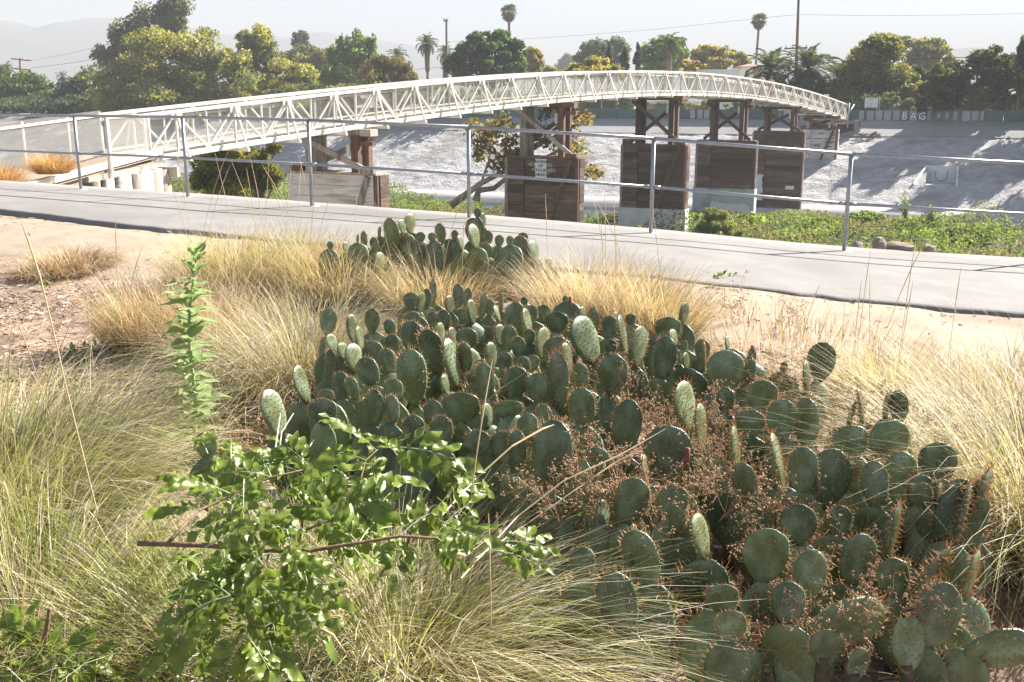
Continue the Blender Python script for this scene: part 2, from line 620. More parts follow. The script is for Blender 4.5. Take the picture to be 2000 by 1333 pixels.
def fl(a, b):
    """flow coords -> world xy; a along flow, b across (away from camera)"""
    a = np.asarray(a, float)
    b = np.asarray(b, float)
    return FO[0] + a * FV[0] + b * FU[0], FO[1] + a * FV[1] + b * FU[1]


def flow_of(x, y):
    dx, dy = x - FO[0], y - FO[1]
    return dx * FV[0] + dy * FV[1], dx * FU[0] + dy * FU[1]


def flowgrid(name, aa, bb, zfun, mat, smooth=True, maskfun=None):
    A, B = np.meshgrid(aa, bb, indexing='ij')
    X, Y = fl(A, B)
    Z = zfun(A, B)
    mask = None
    if maskfun is not None:
        Ac = (A[:-1, :-1] + A[1:, 1:]) / 2
        Bc = (B[:-1, :-1] + B[1:, 1:]) / 2
        mask = maskfun(Ac, Bc)
    return gridmesh(name, np.stack([X, Y, Z], -1), mat, smooth, mask)


# drain hole position on the bank
def zslope(b): return ZR + (ZT - ZR) * np.clip(b / BW, 0, 1)


def a_of(px, b, py=228):
    """flow coordinate a where the sight line at px meets the line b = const"""
    a, y, dz = ray(px, py)
    k = a / y
    bx, by = FO[0] + b * FU[0], FO[1] + b * FU[1]
    return (k * by - bx) / (FV[0] - k * FV[1])


_best = 9e9
for _b in np.linspace(1.5, BW - 3, 200):
    _a = a_of(1838, _b, 345)
    _x, _y = fl(_a, _b)
    _a1, _y1, _z1 = ray(1838, 345)
    _e = abs(CAMH + _z1 / _y1 * float(_y) - float(zslope(_b)))
    if _e < _best:
        _best, DA, DB = _e, float(_a), float(_b)
DH = (DA - 1.05, DA + 1.05, DB - 1.3, DB + 1.3)


def zbank(A, B):
    nz = (0.10 * (vnoise(A, B, 0.9, 1) - 0.5) + 0.11 * (vnoise(A, B * 1.6, 2.0, 2) - 0.5) + 0.11 * (vnoise(A, B * 1.4, 4.2, 3) - 0.5))
    k = sstep(0.0, 0.5, B) * (1 - sstep(BW - 3.0, BW - 2.4, B))
    inside = (A > DH[0] - 0.4) & (A < DH[1] + 0.4) & (B > DH[2] - 0.4) & (B < DH[3] + 0.4)
    return zslope(B) + nz * k * np.where(inside, 0.1, 1)


aa = np.concatenate([np.linspace(-150, -80, 60), np.linspace(-79.7, 45, 520), np.linspace(46, 120, 40)])
bb = np.linspace(0, BW, 66)
# snap grid lines to the drain hole
for v_, arr in ((DH[0], aa), (DH[1], aa)):
    arr[np.argmin(abs(arr - v_))] = v_
for v_, arr in ((DH[2], bb), (DH[3], bb)):
    arr[np.argmin(abs(arr - v_))] = v_
g = flowgrid('far_bank', aa, bb, zbank, m_rock_bank, True,
             lambda a, b: ~((a > DH[0]) & (a < DH[1]) & (b > DH[2]) & (b < DH[3])))
tag(g, 'rough grey grouted stone slope across the river', None, None, 'structure')
g = flowgrid('bank_toe', np.linspace(-150, 120, 200), np.array([0.3, -0.02, -4.6, -4.65, -5.9, -5.95]),
             lambda A, B: np.where(B > -4.62, ZR + 0.01 + 0.02 * B, np.where(B > -4.66, ZR - 0.27, np.where(B > -5.92, ZR - 0.25, ZR - 0.75))) + 0.0 * A, m_conc, False)
tag(g, 'pale concrete ledge at the foot of the far bank', None, None, 'structure')
g = flowgrid('bank_crest', np.linspace(-150, 120, 60), np.array([BW - 2.7, BW - 1.2, BW + 0.02, BW + 4.0]),
             lambda A, B: np.where(B <= BW + 0.1, zslope(B), ZT) + 0.045, m_crest, False)
tag(g, 'smooth concrete strip along the top of the far bank', None, None, 'structure')


def island(A, B):
    """0..1: where the vegetated bar stands above the water"""
    edge = -11.5 + 4.0 * (1 - sstep(-30, -22, A)) + 3.0 * (vnoise(A, A * 0, 0.09, 4) - 0.5) * 2
    edge = edge - 4 * sstep(-22, -16, A) * (1 - sstep(-8, -2, A))      # water comes nearer in mid view
    edge = edge - 5 * sstep(12, 24, A)
    return 1 - sstep(edge - 1.2, edge + 1.2, B)


g = flowgrid('riverbed', np.linspace(-150, 120, 270), np.linspace(-62, -5.0, 70),
             lambda A, B: -7.2 + 0.75 * island(A, B) + 0.2 * (vnoise(A, B, 0.5, 8) - 0.5), m_bedriv)
tag(g, 'muddy bed of the river', None, None, 'structure')
g = flowgrid('water', np.linspace(-150, 120, 3), np.array([-62, -30, -5.0]), lambda A, B: -6.75 + 0 * A, mw)
tag(g, 'shallow rippled river water', None, None, 'structure')
g = flowgrid('far_ground', np.concatenate([[-6000, -2000, -600], np.linspace(-160, 130, 60), [600, 2000, 6000]]),
             np.array([BW + 3.9, BW + 10, BW + 16, BW + 40, 200, 700, 2500, 7000]),
             lambda A, B: np.where(B < BW + 11, ZT, -1.3) + 0.0 * A, m_fargr)
tag(g, 'dry ground behind the far bank', None, None, 'structure')


def ridge(name, D, pts, depth, seed, label):
    """a mountain ridge: skyline points (px, py) at distance D, with slopes falling towards the viewer"""
    px = np.linspace(pts[0][0], pts[-1][0], 220)
    py = np.interp(px, [p[0] for p in pts], [p[1] for p in pts])
    V = np.zeros((len(px), 26, 3))
    for i in range(len(px)):
        t = at(px[i], py[i], D)
        x0, h = t.x, t.z
        for j in range(26):
            f = j / 25
            yy = D - depth * f
            hh = h * (1 - f) ** 0.8
            gul = (abs(vnoise(x0, yy, 0.006, seed) - 0.5) * 2 - 0.5) * 0.35 + (vnoise(x0, yy, 0.02, seed + 1) - 0.5) * 0.12
            hh = hh * (1 + gul * min(1, f * 5) * (1 - f))
            V[i, j] = (x0, yy, hh - 2)
    o = gridmesh(name, V, m_mtn)
    tag(o, label, None, None, 'structure')


ridge('mountains', 1900, [(-260, 60), (-120, 25), (-40, 42), (10, 38), (40, 44), (85, 55), (115, 42), (135, 40), (165, 49), (220, 62), (300, 82), (380, 130), (430, 186)], 700, 3,
      'hazy mountain ridge at the far left')
ridge('mountains', 2250, [(60, 100), (150, 42), (190, 35), (235, 34), (330, 44), (440, 66), (560, 72), (640, 64), (700, 72), (790, 84), (900, 110), (1050, 150), (1150, 186)], 700, 8,
      'faint second mountain ridge behind the first')
ridge('mountains', 1800, [(1740, 186), (1800, 110), (1850, 97), (1880, 92), (1912, 90), (1930, 96), (1990, 120), (2100, 186)], 400, 13,
      'small hazy hill behind the trees on the right')

# ------------------------------------------------------------------ haze
hb = MB().box((0, 3300, 91), (15000, 7600, 202)).build('haze', None)
hm = bpy.data.materials.new('pale_haze')
hm.use_nodes = True
hn = hm.node_tree
hn.nodes.remove(hn.nodes['Principled BSDF'])
pv = hn.nodes.new('ShaderNodeVolumePrincipled')
pv.inputs['Color'].default_value = (0.565, 0.58, 0.605, 1)
pv.inputs['Density'].default_value = 0.0009
pv.inputs['Anisotropy'].default_value = 0.0
hn.links.new(pv.outputs[0], hn.nodes['Material Output'].inputs['Volume'])
hb.data.materials.append(hm)
tag(hb, 'pale haze over the valley', None, None, 'stuff')

# ------------------------------------------------------------------ pipe railing along the path
posts_px = [(-65, 362, 17.1), (157, 370, 15.83), (369, 382, 14.6), (605, 405, 13.3), (916, 422, 12.65), (1272, 455, 12.1), (1650, 492, 11.75), (2040, 517, 11.4), (2420, 540, 11.2)]
HT, HM_ = 1.13, 0.57
root = None
PT = []
for (px, py, Y) in posts_px:
    p = at(px, py, Y)
    z = float(zf(p.x)) - 0.03
    PT.append(Vector((p.x, float(yf(p.x)) + 0.02, z)))
root = thing('pipe_railing', 'galvanised two-rail pipe railing along the far edge of the path', 'railing', PT[4])
for i, p in enumerate(PT):
    hgt = HT + (0.0)
    MB().tube([p, p + Vector((0, 0, hgt))], 0.024, 10).build('post', m_galv, root, True, True)
    if i + 1 < len(PT):
        q = PT[i + 1]
        a, b = p + Vector((0, 0, HT)), q + Vector((0, 0, HT))
        d = (b - a).normalized()
        MB().tube([a, b], 0.021, 10).build('top_rail', m_galv, root, True, True)
        a2, b2 = p + Vector((0, 0, HM_)), q + Vector((0, 0, HM_))
        mb = MB().tube([a2 + d * 0.03, b2 - d * 0.03], 0.018, 10)
        mid = mb.build('middle_rail', m_galv, root, True, True)
        for e in (a2 + d * 0.06, b2 - d * 0.06):
            MB().tube([e - d * 0.035, e + d * 0.035], 0.023, 10).build('collar', m_galv, mid, True).location = -root.location
    f = MB().tube([p + Vector((0, 0, -0.06)), p + Vector((0, 0, 0.032))], [0.14, 0.10], 9)
    f.build('footing', m_conc, root, True, True)

# ------------------------------------------------------------------ footbridge
R0, R1 = np.array([-10.2, 29.0]), np.array([28.0, 88.0])
BD = (R1 - R0) / np.linalg.norm(R1 - R0)
BL = float(np.linalg.norm(R1 - R0))
BN = np.array([-BD[1], BD[0]])          # to the left of travel
BWID = 1.9
chord = [(280, 309), (386, 299), (503, 281), (650, 253), (770, 238), (845, 227), (969, 211), (1085, 195.5), (1170, 190), (1246, 187), (1319, 185), (1380, 186), (1440, 190), (1537, 201), (1610, 220), (1646, 231)]
ts, zs = [], []
for (px, py) in chord:
    a, y, dz = ray(px, py)
    k = a / y
    t = (k * R0[1] - R0[0]) / ((R1[0] - R0[0]) - k * (R1[1] - R0[1]))
    Y = R0[1] + t * (R1[1] - R0[1])
    ts.append(t)
    zs.append(CAMH + dz / y * Y)
bfit = np.polyfit(ts, zs, 4)


def bpt(t, side, dz=0.0):
    """point on the bottom chord; side 0 right (near), 1 left"""
    p = R0 + (R1 - R0) * t + BN * (BWID * side)
    return Vector((p[0], p[1], float(np.polyval(bfit, t)) + dz))


TH = 1.2
bridge = thing('footbridge', 'white arched steel truss footbridge with chain-link sides crossing the river', 'footbridge', bpt(0, 0.5, -0.2))
NP = 32
top_n = [(i + 0.5) / NP for i in range(NP)]
bot_n = [i / NP for i in range(NP + 1)]
for side in (0, 1):
    out = Vector((BN[0], BN[1], 0)) * (1 if side else -1)
    mt, mbm = [], []
    for k in range(0, NP, 4):
        tt = [k / NP + j * (4 / NP) / 6 for j in range(7)]
        b = MB()
        for a, c in zip(tt[:-1], tt[1:]):
            b.bar(bpt(a, side, TH), bpt(c, side, TH), 0.085, 0.10)
        b.build('top_chord', m_white, bridge, False, True)
        b = MB()
        for a, c in zip(tt[:-1], tt[1:]):
            b.bar(bpt(a, side, 0.0), bpt(c, side, 0.0), 0.10, 0.16)
            b.bar(bpt(a, side, 0.19), bpt(c, side, 0.19), 0.06, 0.06)
        b.build('bottom_chord', m_white, bridge, False, True)
        b = MB()
        for a, c in zip(tt[:-1], tt[1:]):
            b.bar(bpt(a, side, TH - 0.13) - out * 0.09, bpt(c, side, TH - 0.13) - out * 0.09, 0.05, 0.06)
        b.build('handrail', m_white, bridge, False, True)
    for t in bot_n:
        MB().bar(bpt(t, side, 0.08), bpt(t, side, TH - 0.05), 0.055, 0.055).build('vertical', m_white, bridge, False, True)
    for t in top_n:
        MB().bar(bpt(t, side, 0.08), bpt(t, side, TH - 0.05), 0.075, 0.06).build('vertical', m_white, bridge, False, True)
        MB().bar(bpt(t - 0.09 / NP, side, TH - 0.11) + out * 0.045, bpt(t + 0.09 / NP, side, TH - 0.11) + out * 0.045, 0.02, 0.2).build('gusset', m_white, bridge, False, True)
        for t2 in (t - 0.5 / NP, t + 0.5 / NP):
            MB().bar(bpt(t, side, TH - 0.04), bpt(t2, side, 0.06), 0.07, 0.055).build('diagonal', m_white, bridge, False, True)
        MB().bar(bpt(t, side, TH - 0.02) + out * 0.05, bpt(t, side, -0.10) + out * 0.5, 0.055, 0.05).build('outrigger', m_white, bridge, False, True)


def chainlink(pf, L, h, pitch=0.085, r=0.0024):
    """pf(u, v)->point; wires of a chain-link mesh as thin prisms"""
    b = MB()
    n = int((L + h) / pitch)
    for sgn in (1, -1):
        for i in range(n):
            u0 = -h + i * pitch
            # line u = u0 + v  (or mirrored)
            v0 = max(0, -u0)
            v1 = min(h, L - u0)
            if v1 - v0 < 0.02: continue
            e = []
            for v in (v0, v1):
                u = u0 + v
                u = min(max(u, 0), L)
                if sgn < 0: u = L - u
                e.append(Vector(pf(u, v)))
            b.tube(e, r, 3, False)
    return b


for side in (0, 1):
    inn = Vector((BN[0], BN[1], 0)) * (0.05 if side == 0 else -0.05)
    o = chainlink(lambda u, v: bpt(u / BL, side, 0.1 + v) + inn, BL, TH - 0.15).build('chain_link_mesh', m_wire, bridge, False, True)
    o['kind'] = 'stuff'
# deck boards on floor beams
b = MB()
for k in range(64):
    a, c = k / 64, (k + 1) / 64
    p, q = bpt(a, 0.5, 0.07), bpt(c, 0.5, 0.07)
    b.bar(p, q, BWID - 0.12, 0.06)
b.build('deck', m_deck, bridge, False, True)
for t in top_n:
    o = Vector((BN[0], BN[1], 0))
    MB().bar(bpt(t, 0, -0.12) - o * 0.55, bpt(t, 1, -0.12) + o * 0.55, 0.09, 0.10).build('floor_beam', m_white, bridge, False, True)
for sd_ in (0.25, 0.75):
    b = MB()
    for k in range(32):
        b.bar(bpt(k / 32, sd_, -0.05), bpt((k + 1) / 32, sd_, -0.05), 0.09, 0.16)
    b.build('stringer', m_deck, bridge, False, True)

# bridge piers -----------------------------------------------------------------
FANG = math.atan2(FV[1], FV[0])
_plank = {}


def plank_mesh(L, h, mat):
    key = (round(L, 2), round(h, 2), mat.name)
    if key not in _plank:
        b = MB().box((0, 0, 0), (L - 0.012, 0.07, h - 0.016))
        _plank[key] = b.mesh('plank', mat)
    return _plank[key]


def pier(px, topy, label, wood, postm, bracem, base_z=None, base_m=None, L=3.7, rake=True, white_rows=None, zbot=-6.9, dark_row=None, post_l=None, cornerm=None, endm=None):
    # solve the bridge centre line for px
    for _ in range(1):
        a, y, dz = ray(px, topy)
        k = a / y
        c0 = R0 + BN * BWID * 0.5
        t = (k * c0[1] - c0[0]) / ((R1[0] - R0[0]) - k * (R1[1] - R0[1]))
    c = at(px, topy, c0[1] + t * (R1[1] - R0[1]))
    ztop = c.z
    root = thing('bridge_pier', label, 'bridge pier', (c.x, c.y, zbot), FANG, 'timber piers under the footbridge')
    H = ztop - zbot
    W = 0.72
    hb = 0.0
    if base_z is not None:
        hb = base_z - zbot
        MB().box((0, 0, hb / 2), (L + 0.16, W + 0.16, hb)).build('concrete_base', base_m, root)
    MB().box((0, 0, (hb + H - 0.05) / 2), (L - 0.2, W - 0.16, H - 0.05 - hb)).build('core', m_brown if wood is m_brown else m_gtim, root)
    MB().box((-L / 2 + 0.06, 0, (hb + H - 0.02) / 2), (0.16, W + 0.04, H - 0.02 - hb)).build('nose_post', m_gtim if wood is not m_wtim else m_wtim, root)
    MB().box((L / 2 - 0.07, -W / 2 - 0.03, (hb + H) / 2), (0.16, 0.09, H - hb)).build('corner_post', cornerm or bracem, root)
    rows = max(3, int(round((H - hb) / 0.4)))
    h = (H - hb) / rows
    seam = -L / 2 + 0.27 * L
    for r in range(rows):
        z = hb + (r + 0.5) * h
        wd = wood
        if white_rows and r in white_rows: wd = m_wtim
        if dark_row and (rows - 1 - r) in dark_row: wd = m_brown
        for (x0, x1, yy, ang, mm) in ((-L / 2 + 0.14, seam, -W / 2, 0.06, wood), (seam + 0.01, L / 2 - 0.16, -W / 2 - 0.004, 0, wd), (-L / 2 + 0.14, L / 2, W / 2, 0, wood)):
            o = link('plank', plank_mesh(x1 - x0, h, mm), root)
            o.location = ((x0 + x1) / 2, yy - (0.05 if ang else 0) + random.uniform(-0.012, 0.012), z)
            o.rotation_euler = (0, 0, -ang)
        o = link('plank', plank_mesh(W - 0.1, h, endm or wood), root)
        o.location = (L / 2 + 0.0 + random.uniform(-0.012, 0.012), 0.05, z)
        o.rotation_euler = (0, 0, PI / 2)
    MB().box((0, 0, H + 0.03), (L - 0.1, W + 0.12, 0.09)).build('sill_beam', m_gtim if wood is m_wtim else bracem, root)
    # upper bent: four columns, cap, braces
    zc = bpt(t, 0.5, -0.28).z - zbot
    dx = 0.95
    if zc - H > 0.5:
        for sx in (-1, 1):
            for sy in (-0.25, 0.28):
                pm = postm if not (sx < 0 and post_l) else post_l
                MB().bar((sx * dx + (0.12 if sy > 0 else 0), sy, H + 0.05), (sx * dx + (0.12 if sy > 0 else 0), sy, zc), 0.28, 0.28).build('column', pm, root)
        MB().box((0.1, -0.02, zc + 0.08), (2.9, 0.5, 0.24)).build('cap_beam', bracem, root)
        MB().bar((-dx - 0.35, -0.44, zc - 0.05), (dx + 0.62, -0.44, H + 0.1), 0.09, 0.2).build('cross_brace', bracem if not post_l else post_l, root)
        MB().bar((dx + 0.35, 0.47, zc - 0.05), (-dx - 0.7, 0.47, H + 0.1), 0.09, 0.2).build('cross_brace', bracem, root)
        MB().bar((dx - 0.2, -0.46, zc - 0.3), (dx - 0.2, -0.46, zc - 0.75), 0.06, 0.12).build('downpipe', m_white, root)
        MB().box((dx + 0.5, -0.3, zc - 0.28), (0.5, 0.25, 0.14)).build('bracket', m_rust, root)
    if rake:
        MB().bar((L / 2 - 0.35, -W / 2 - 0.12, H - 0.05), (L / 2 - 1.6, -W / 2 - 0.12, max(hb + 0.1, H - 3.4)), 0.10, 0.2).build('raker', bracem, root)
        MB().box((L / 2 - 0.35, -W / 2 - 0.08, H + 0.14), (0.55, 0.2, 0.16)).build('bracket', bracem, root)
        MB().box((-L / 2 + 0.3, -W / 2 + 0.2, H + 0.2), (0.5, 0.35, 0.26)).build('bracket', m_brown, root)
    return root, H, t


pier(660, 339, 'bridge pier clad in whitewashed boards, nearest to the near bank beside the willow', m_wtim, m_rust, m_gtim, rake=True, post_l=m_gtim, cornerm=m_post, endm=m_brown)
pr3, H3, _ = pier(1063, 308, 'dark brown plank pier bearing the white paper sign', m_brown, m_rust, m_rust, post_l=m_gtim)
pier(1280, 284, 'dark plank pier on a tall white painted base', m_brown, m_post, m_rust, base_z=-4.55, base_m=m_wconc, L=3.8)
pier(1420, 276, 'brown plank pier on a grey-green base with a pale streaked paint patch', m_brown, m_rust, m_post, base_z=-4.2, base_m=m_gconc, L=3.9, rake=False)
pier(1522, 258, 'brown plank pier with a small white plate near its right edge', m_brown, m_post, m_post, L=3.7, rake=False, dark_row=(4, 5))
pier(1602, 253, 'pier with peeling white paint standing on the far slope', m_peel, m_gtim, m_rust, L=2.9, zbot=-5.6)
# paint on the piers
pl = MB()
for (x_, z_, w_, h_) in ((-0.38, 0.30, 0.5, 0.22), (-0.30, 0.52, 0.36, 0.16), (0.42, 0.33, 0.44, 0.20), (0.52, 0.56, 0.52, 0.22), (0.30, 0.72, 0.3, 0.08)):
    n_ = 11
    pl.add([(x_ + w_ / 2 * math.cos(2 * PI * k / n_) * random.uniform(0.7, 1.15), -0.47, H3 - z_ + h_ / 2 * math.sin(2 * PI * k / n_) * random.uniform(0.8, 1.1)) for k in range(n_)], [tuple(range(n_))])
pl.build('paint_patch', m_gtim, pr3)
# white sign on the pier (a thing of its own)
sg = thing('paper_sign', 'white hand-lettered paper sign fixed to the dark brown pier', 'sign', pr3.matrix_basis @ Vector((0.02, -0.49, H3 - 1.05)), FANG)
MB().box((0, 0, 0.58), (0.56, 0.02, 0.86)).build('board', m_paper, sg)


def text(name, body, size, mat, parent, loc, rot=(PI / 2, 0, 0), bold=0.0, ext=0.004, sx=1.0):
    cu = bpy.data.curves.new(name, 'FONT')
    cu.body = body
    cu.size = size
    cu.align_x = 'CENTER'
    cu.extrude = ext
    cu.offset = bold
    cu.resolution_u = 2
    cu.materials.append(mat)
    tmp = bpy.data.objects.new(name, cu)
    COL.objects.link(tmp)
    dg = bpy.context.evaluated_depsgraph_get()
    me = bpy.data.meshes.new_from_object(tmp.evaluated_get(dg))
    me.name = name
    bpy.data.objects.remove(tmp)
    o = link(name, me, parent)
    o.location = loc
    o.rotation_euler = rot
    o.scale = (sx, 1, 1)
    return o


for i, s_ in enumerate(('RACING', 'OF', 'YOUR', 'HEAD')):
    text('lettering', s_, 0.2 if i else 0.165, m_black, sg, (0, -0.016, 0.83 - i * 0.205), bold=0.004)
# plate on pier 6: found by label order
p6 = [o for o in bpy.data.objects if o.name.startswith('bridge_pier')][4]
plate = MB().box((1.05, -0.43, 2.05), (0.62, 0.03, 0.26)).build('plate', m_paper, p6)
# pale paint patches on piers 5 and 6
p5 = [o for o in bpy.data.objects if o.name.startswith('bridge_pier')][3]
MB().add([(-0.9, -0.455, 0.2), (1.7, -0.455, 0.2), (1.8, -0.455, 1.5), (1.5, -0.455, 1.75), (0.3, -0.455, 1.7), (-0.8, -0.455, 1.85)], [(0, 1, 2, 3, 4, 5)]).build('paint_patch', m_wconc, p5)
MB().box((-1.32, -0.455, 2.0), (0.85, 0.03, 1.9)).build('paint_patch', m_wconc, p6)

# timber abutment at the near end, ramp and its chain-link fences -------------
RX0, RX1 = -9.95, -11.8


def zr(y): return -0.10 + (y - 23) * 0.034


ab = thing('timber_abutment', 'weathered round timber piles and white boards holding the bridge ramp', 'abutment', (RX0, 27, -5))
zdk = 0.05
for i, (yy, r, mm, xo) in enumerate([(24.2, 0.13, m_gtim, 0.05), (25.1, 0.15, m_wtim, 0), (26.0, 0.25, m_wtim, 0.0), (26.9, 0.24, m_gtim, 0.02), (27.6, 0.25, m_wtim, 0.0), (28.3, 0.24, m_gtim, 0.03), (28.8, 0.22, m_gtim, 0.1), (29.0, 0.22, m_gtim, -0.6), (29.1, 0.22, m_gtim, -1.3)]):
    b = MB().tube([(RX0 + xo + 0.12, yy, -5.5), (RX0 + xo + 0.12 + random.uniform(-.04, .04), yy, -2.5), (RX0 + xo + 0.12, yy, -0.28 + random.uniform(-.03, .03))], [r * 1.05, r, r * 0.96], 11)
    b.build('pile', mm, ab, True, True)
for k in range(4):
    MB().box((RX0 - 0.28, 21.5, -0.42 - k * 0.27), (0.08, 7.6, 0.255)).build('board', m_wtim if k < 3 else m_gtim, ab, False, True)
MB().box((RX0 - 0.30, 27.2, -0.6), (0.08, 4.0, 0.3)).build('board', m_gtim, ab, False, True)
MB().box((RX0 + 0.02, 26.6, -0.22), (0.2, 5.2, 0.14)).build('cap_timber', m_gtim, ab, False, True)
MB().box((RX0 + 0.35, 28.9, -0.38), (0.6, 0.3, 0.28)).build('cap_timber', m_gtim, ab, False, True)
MB().bar((RX0 + 0.25, 28.9, -0.5), (RX0 + 0.1, 29.3, -1.6), 0.12, 0.12).build('brace', m_wtim, ab, False, True)
MB().box((RX0 - 0.9, 23.2, -2.7), (1.7, 11.6, 5.2)).build('fill', m_bank, ab, False, True)
rp = thing('bridge_ramp', 'dirt-covered ramp with white kerb leading onto the footbridge', 'ramp', (-10.9, 23, zdk))
MB().bar((-10.9, 17.0, zr(17.0) - 0.05), (-10.9, 29.3, zr(29.3) - 0.05), 2.0, 0.1).build('deck', m_trail, rp, False, True)
MB().bar((RX0 + 0.05, 17.0, zr(17) + 0.05), (RX0 + 0.05, 29.3, zr(29.3) + 0.05), 0.13, 0.14).build('kerb', m_white, rp, False, True)
# two fences along the ramp
fe = thing('chain_link_fence', 'pale chain-link fence along the left side of the ramp with bare wire top', 'fence', (RX1, 23, zdk))
for yy in (14.5, 17.2, 20, 22.6, 25.2, 27.8, 30):
    MB().tube([(RX1, yy, zr(yy) - 0.3), (RX1, yy, zr(yy) + 1.1)], 0.03, 8).build('post', m_cut, fe, True, True)
b = chainlink(lambda u, v: (RX1 + 0.03, 14.5 + u, zr(14.5 + u) + 0.02 + v), 15.5, 1.12, 0.075, 0.0030)
b.build('chain_link_mesh', m_wire, fe, False, True)['kind'] = 'stuff'
MB().tube([(RX1 + 0.05, 14.5, zr(14.5) + 1.0), (RX1 + 0.05, 30, zr(30) + 1.0)], 0.034, 8).build('top_rail', m_cut, fe, True, True)
fe = thing('chain_link_fence', 'white chain-link panel between two tall posts at the right end of the ramp', 'fence', (RX0 + 0.15, 26.5, zdk))
MB().tube([(RX0 + 0.15, 25.3, -1.3), (RX0 + 0.15, 25.3, 1.17)], 0.055, 10).build('post', m_white, fe, True, True)
MB().tube([(RX0 - 0.1, 28.9, -0.3), (RX0 - 0.1, 28.9, 1.2)], 0.045, 10).build('post', m_white, fe, True, True)
b = chainlink(lambda u, v: (RX0 + 0.15 - 0.25 * u / 3.6, 25.3 + u, zdk + 0.08 + v), 3.6, 1.08, 0.075, 0.0030)
b.build('chain_link_mesh', m_wire, fe, False, True)['kind'] = 'stuff'
MB().tube([(RX0 + 0.15, 25.3, 1.14), (RX0 - 0.1, 28.9, 1.16)], 0.035, 8).build('top_rail', m_white, fe, True, True)
b = MB().bar((RX0 + 0.2, 29.2, -0.4), (RX0 + 0.9, 31, 0.0), 0.08, 0.1)

# far end of the bridge
pe = bpt(1.0, 0.5)
fab = thing('bridge_abutment', 'dark timber abutment under the far end of the footbridge', 'abutment', (pe.x, pe.y, -3))
MB().box((pe.x + 0.4, pe.y + 0.6, -1.6), (3.6, 1.4, 2.1)).build('wall', m_brown, fab, False, True)
MB().box((pe.x + 1.9, pe.y - 0.2, -1.4), (0.5, 0.5, 2.3)).build('post', m_gtim, fab, False, True)
gt = thing('end_gate', 'pale metal gate posts and stay at the far end of the footbridge', 'gate', (pe.x, pe.y, ZT))
e0 = at(1655, 250, 86.5)
e1 = at(1668, 205, 87.5)
MB().tube([e0, e0 + Vector((0, 0, 2.0))], 0.06, 8).build('post', m_galv, gt, True, True)
MB().tube([e0 + Vector((0.05, 0, 1.2)), e1 + Vector((0, 0, 0))], 0.05, 8).build('stay', m_galv, gt, True, True)
MB().bar(bpt(0.99, 0, 1.1), e0 + Vector((0, 0, 1.7)), 0.05, 0.25).build('rail', m_galv, gt, False, True)
p = at(1613, 197, 84.5)
sg2 = thing('small_sign', 'small white sign on a post above the bridge rail near its far end', 'sign', (p.x, p.y, -0.2))
MB().tube([(p.x, p.y, -0.2), (p.x, p.y, p.z + 0.1)], 0.035, 8).build('post', m_galv, sg2, True, True)
MB().add([(p.x - 0.16, p.y - 0.05, p.z - 0.1), (p.x + 0.14, p.y - 0.05, p.z - 0.1), (p.x + 0.24, p.y - 0.05, p.z + 0.5), (p.x - 0.22, p.y - 0.05, p.z + 0.5),
          (p.x - 0.16, p.y - 0.02, p.z - 0.1), (p.x + 0.14, p.y - 0.02, p.z - 0.1), (p.x + 0.24, p.y - 0.02, p.z + 0.5), (p.x - 0.22, p.y - 0.02, p.z + 0.5)],
         [(0, 1, 2, 3), (7, 6, 5, 4), (0, 4, 5, 1), (1, 5, 6, 2), (2, 6, 7, 3), (3, 7, 4, 0)]).build('board', m_paper, sg2, False, True)


# ------------------------------------------------------------------ far bank: wall, signs, drain
def a_of(px, b, py=228):
    """flow coordinate a where the sight line at px meets the line b = const"""
    a, y, dz = ray(px, py)
    k = a / y
    bx, by = FO[0] + b * FU[0], FO[1] + b * FU[1]
    return (k * by - bx) / (FV[0] - k * FV[1])


WB = BW + 0.35
WHT = 0.92
wall = thing('low_wall', 'low green painted wall with pale paint patches along the top of the far bank', 'wall', (*fl(0, WB), ZT), FANG)
pm_ = MB().box((0, 0, WHT / 2), (2.96, 0.2, WHT)).mesh('panel', m_green)
for i in range(-30, 24):
    o = link('panel', pm_, wall, (i * 3.0 + 1.5, random.uniform(-0.015, 0.015), 0.0))
pt_px = [(1677, 1688), (1692, 1707), (1709, 1724), (1726, 1741), (1743, 1758), (1760, 1773), (1776, 1791), (1793, 1809), (1811, 1818), (1830, 1836), (1846, 1853), (1861, 1871), (1879, 1895), (1897, 1912), (1914, 1922),
         (1348, 1358), (1362, 1373), (1375, 1386), (1388, 1396), (1530, 1540), (1562, 1572), (1585, 1596), (1604, 1612)]
for k, (p0, p1) in enumerate(pt_px):
    a0, a1 = a_of(p0, WB), a_of(p1, WB)
    hh = WHT * (0.86 if k not in (9, 10) else 0.6)
    o = MB().box(((a0 + a1) / 2, -0.122, WHT * 0.5 + (0.1 if k == 9 else random.uniform(-0.03, 0.03))), (a1 - a0 - 0.05, 0.012, hh)).build('paint_patch', m_patch, wall)
for ch, p0 in (('B', 1767), ('A', 1784), ('G', 1801)):
    text('lettering', ch, 0.86, m_black, wall, (a_of(p0, WB), -0.132, 0.15), bold=0.055, sx=0.95)
    text('lettering', ch, 0.86, m_paper, wall, (a_of(p0, WB), -0.139, 0.15), bold=0.012, sx=0.95)


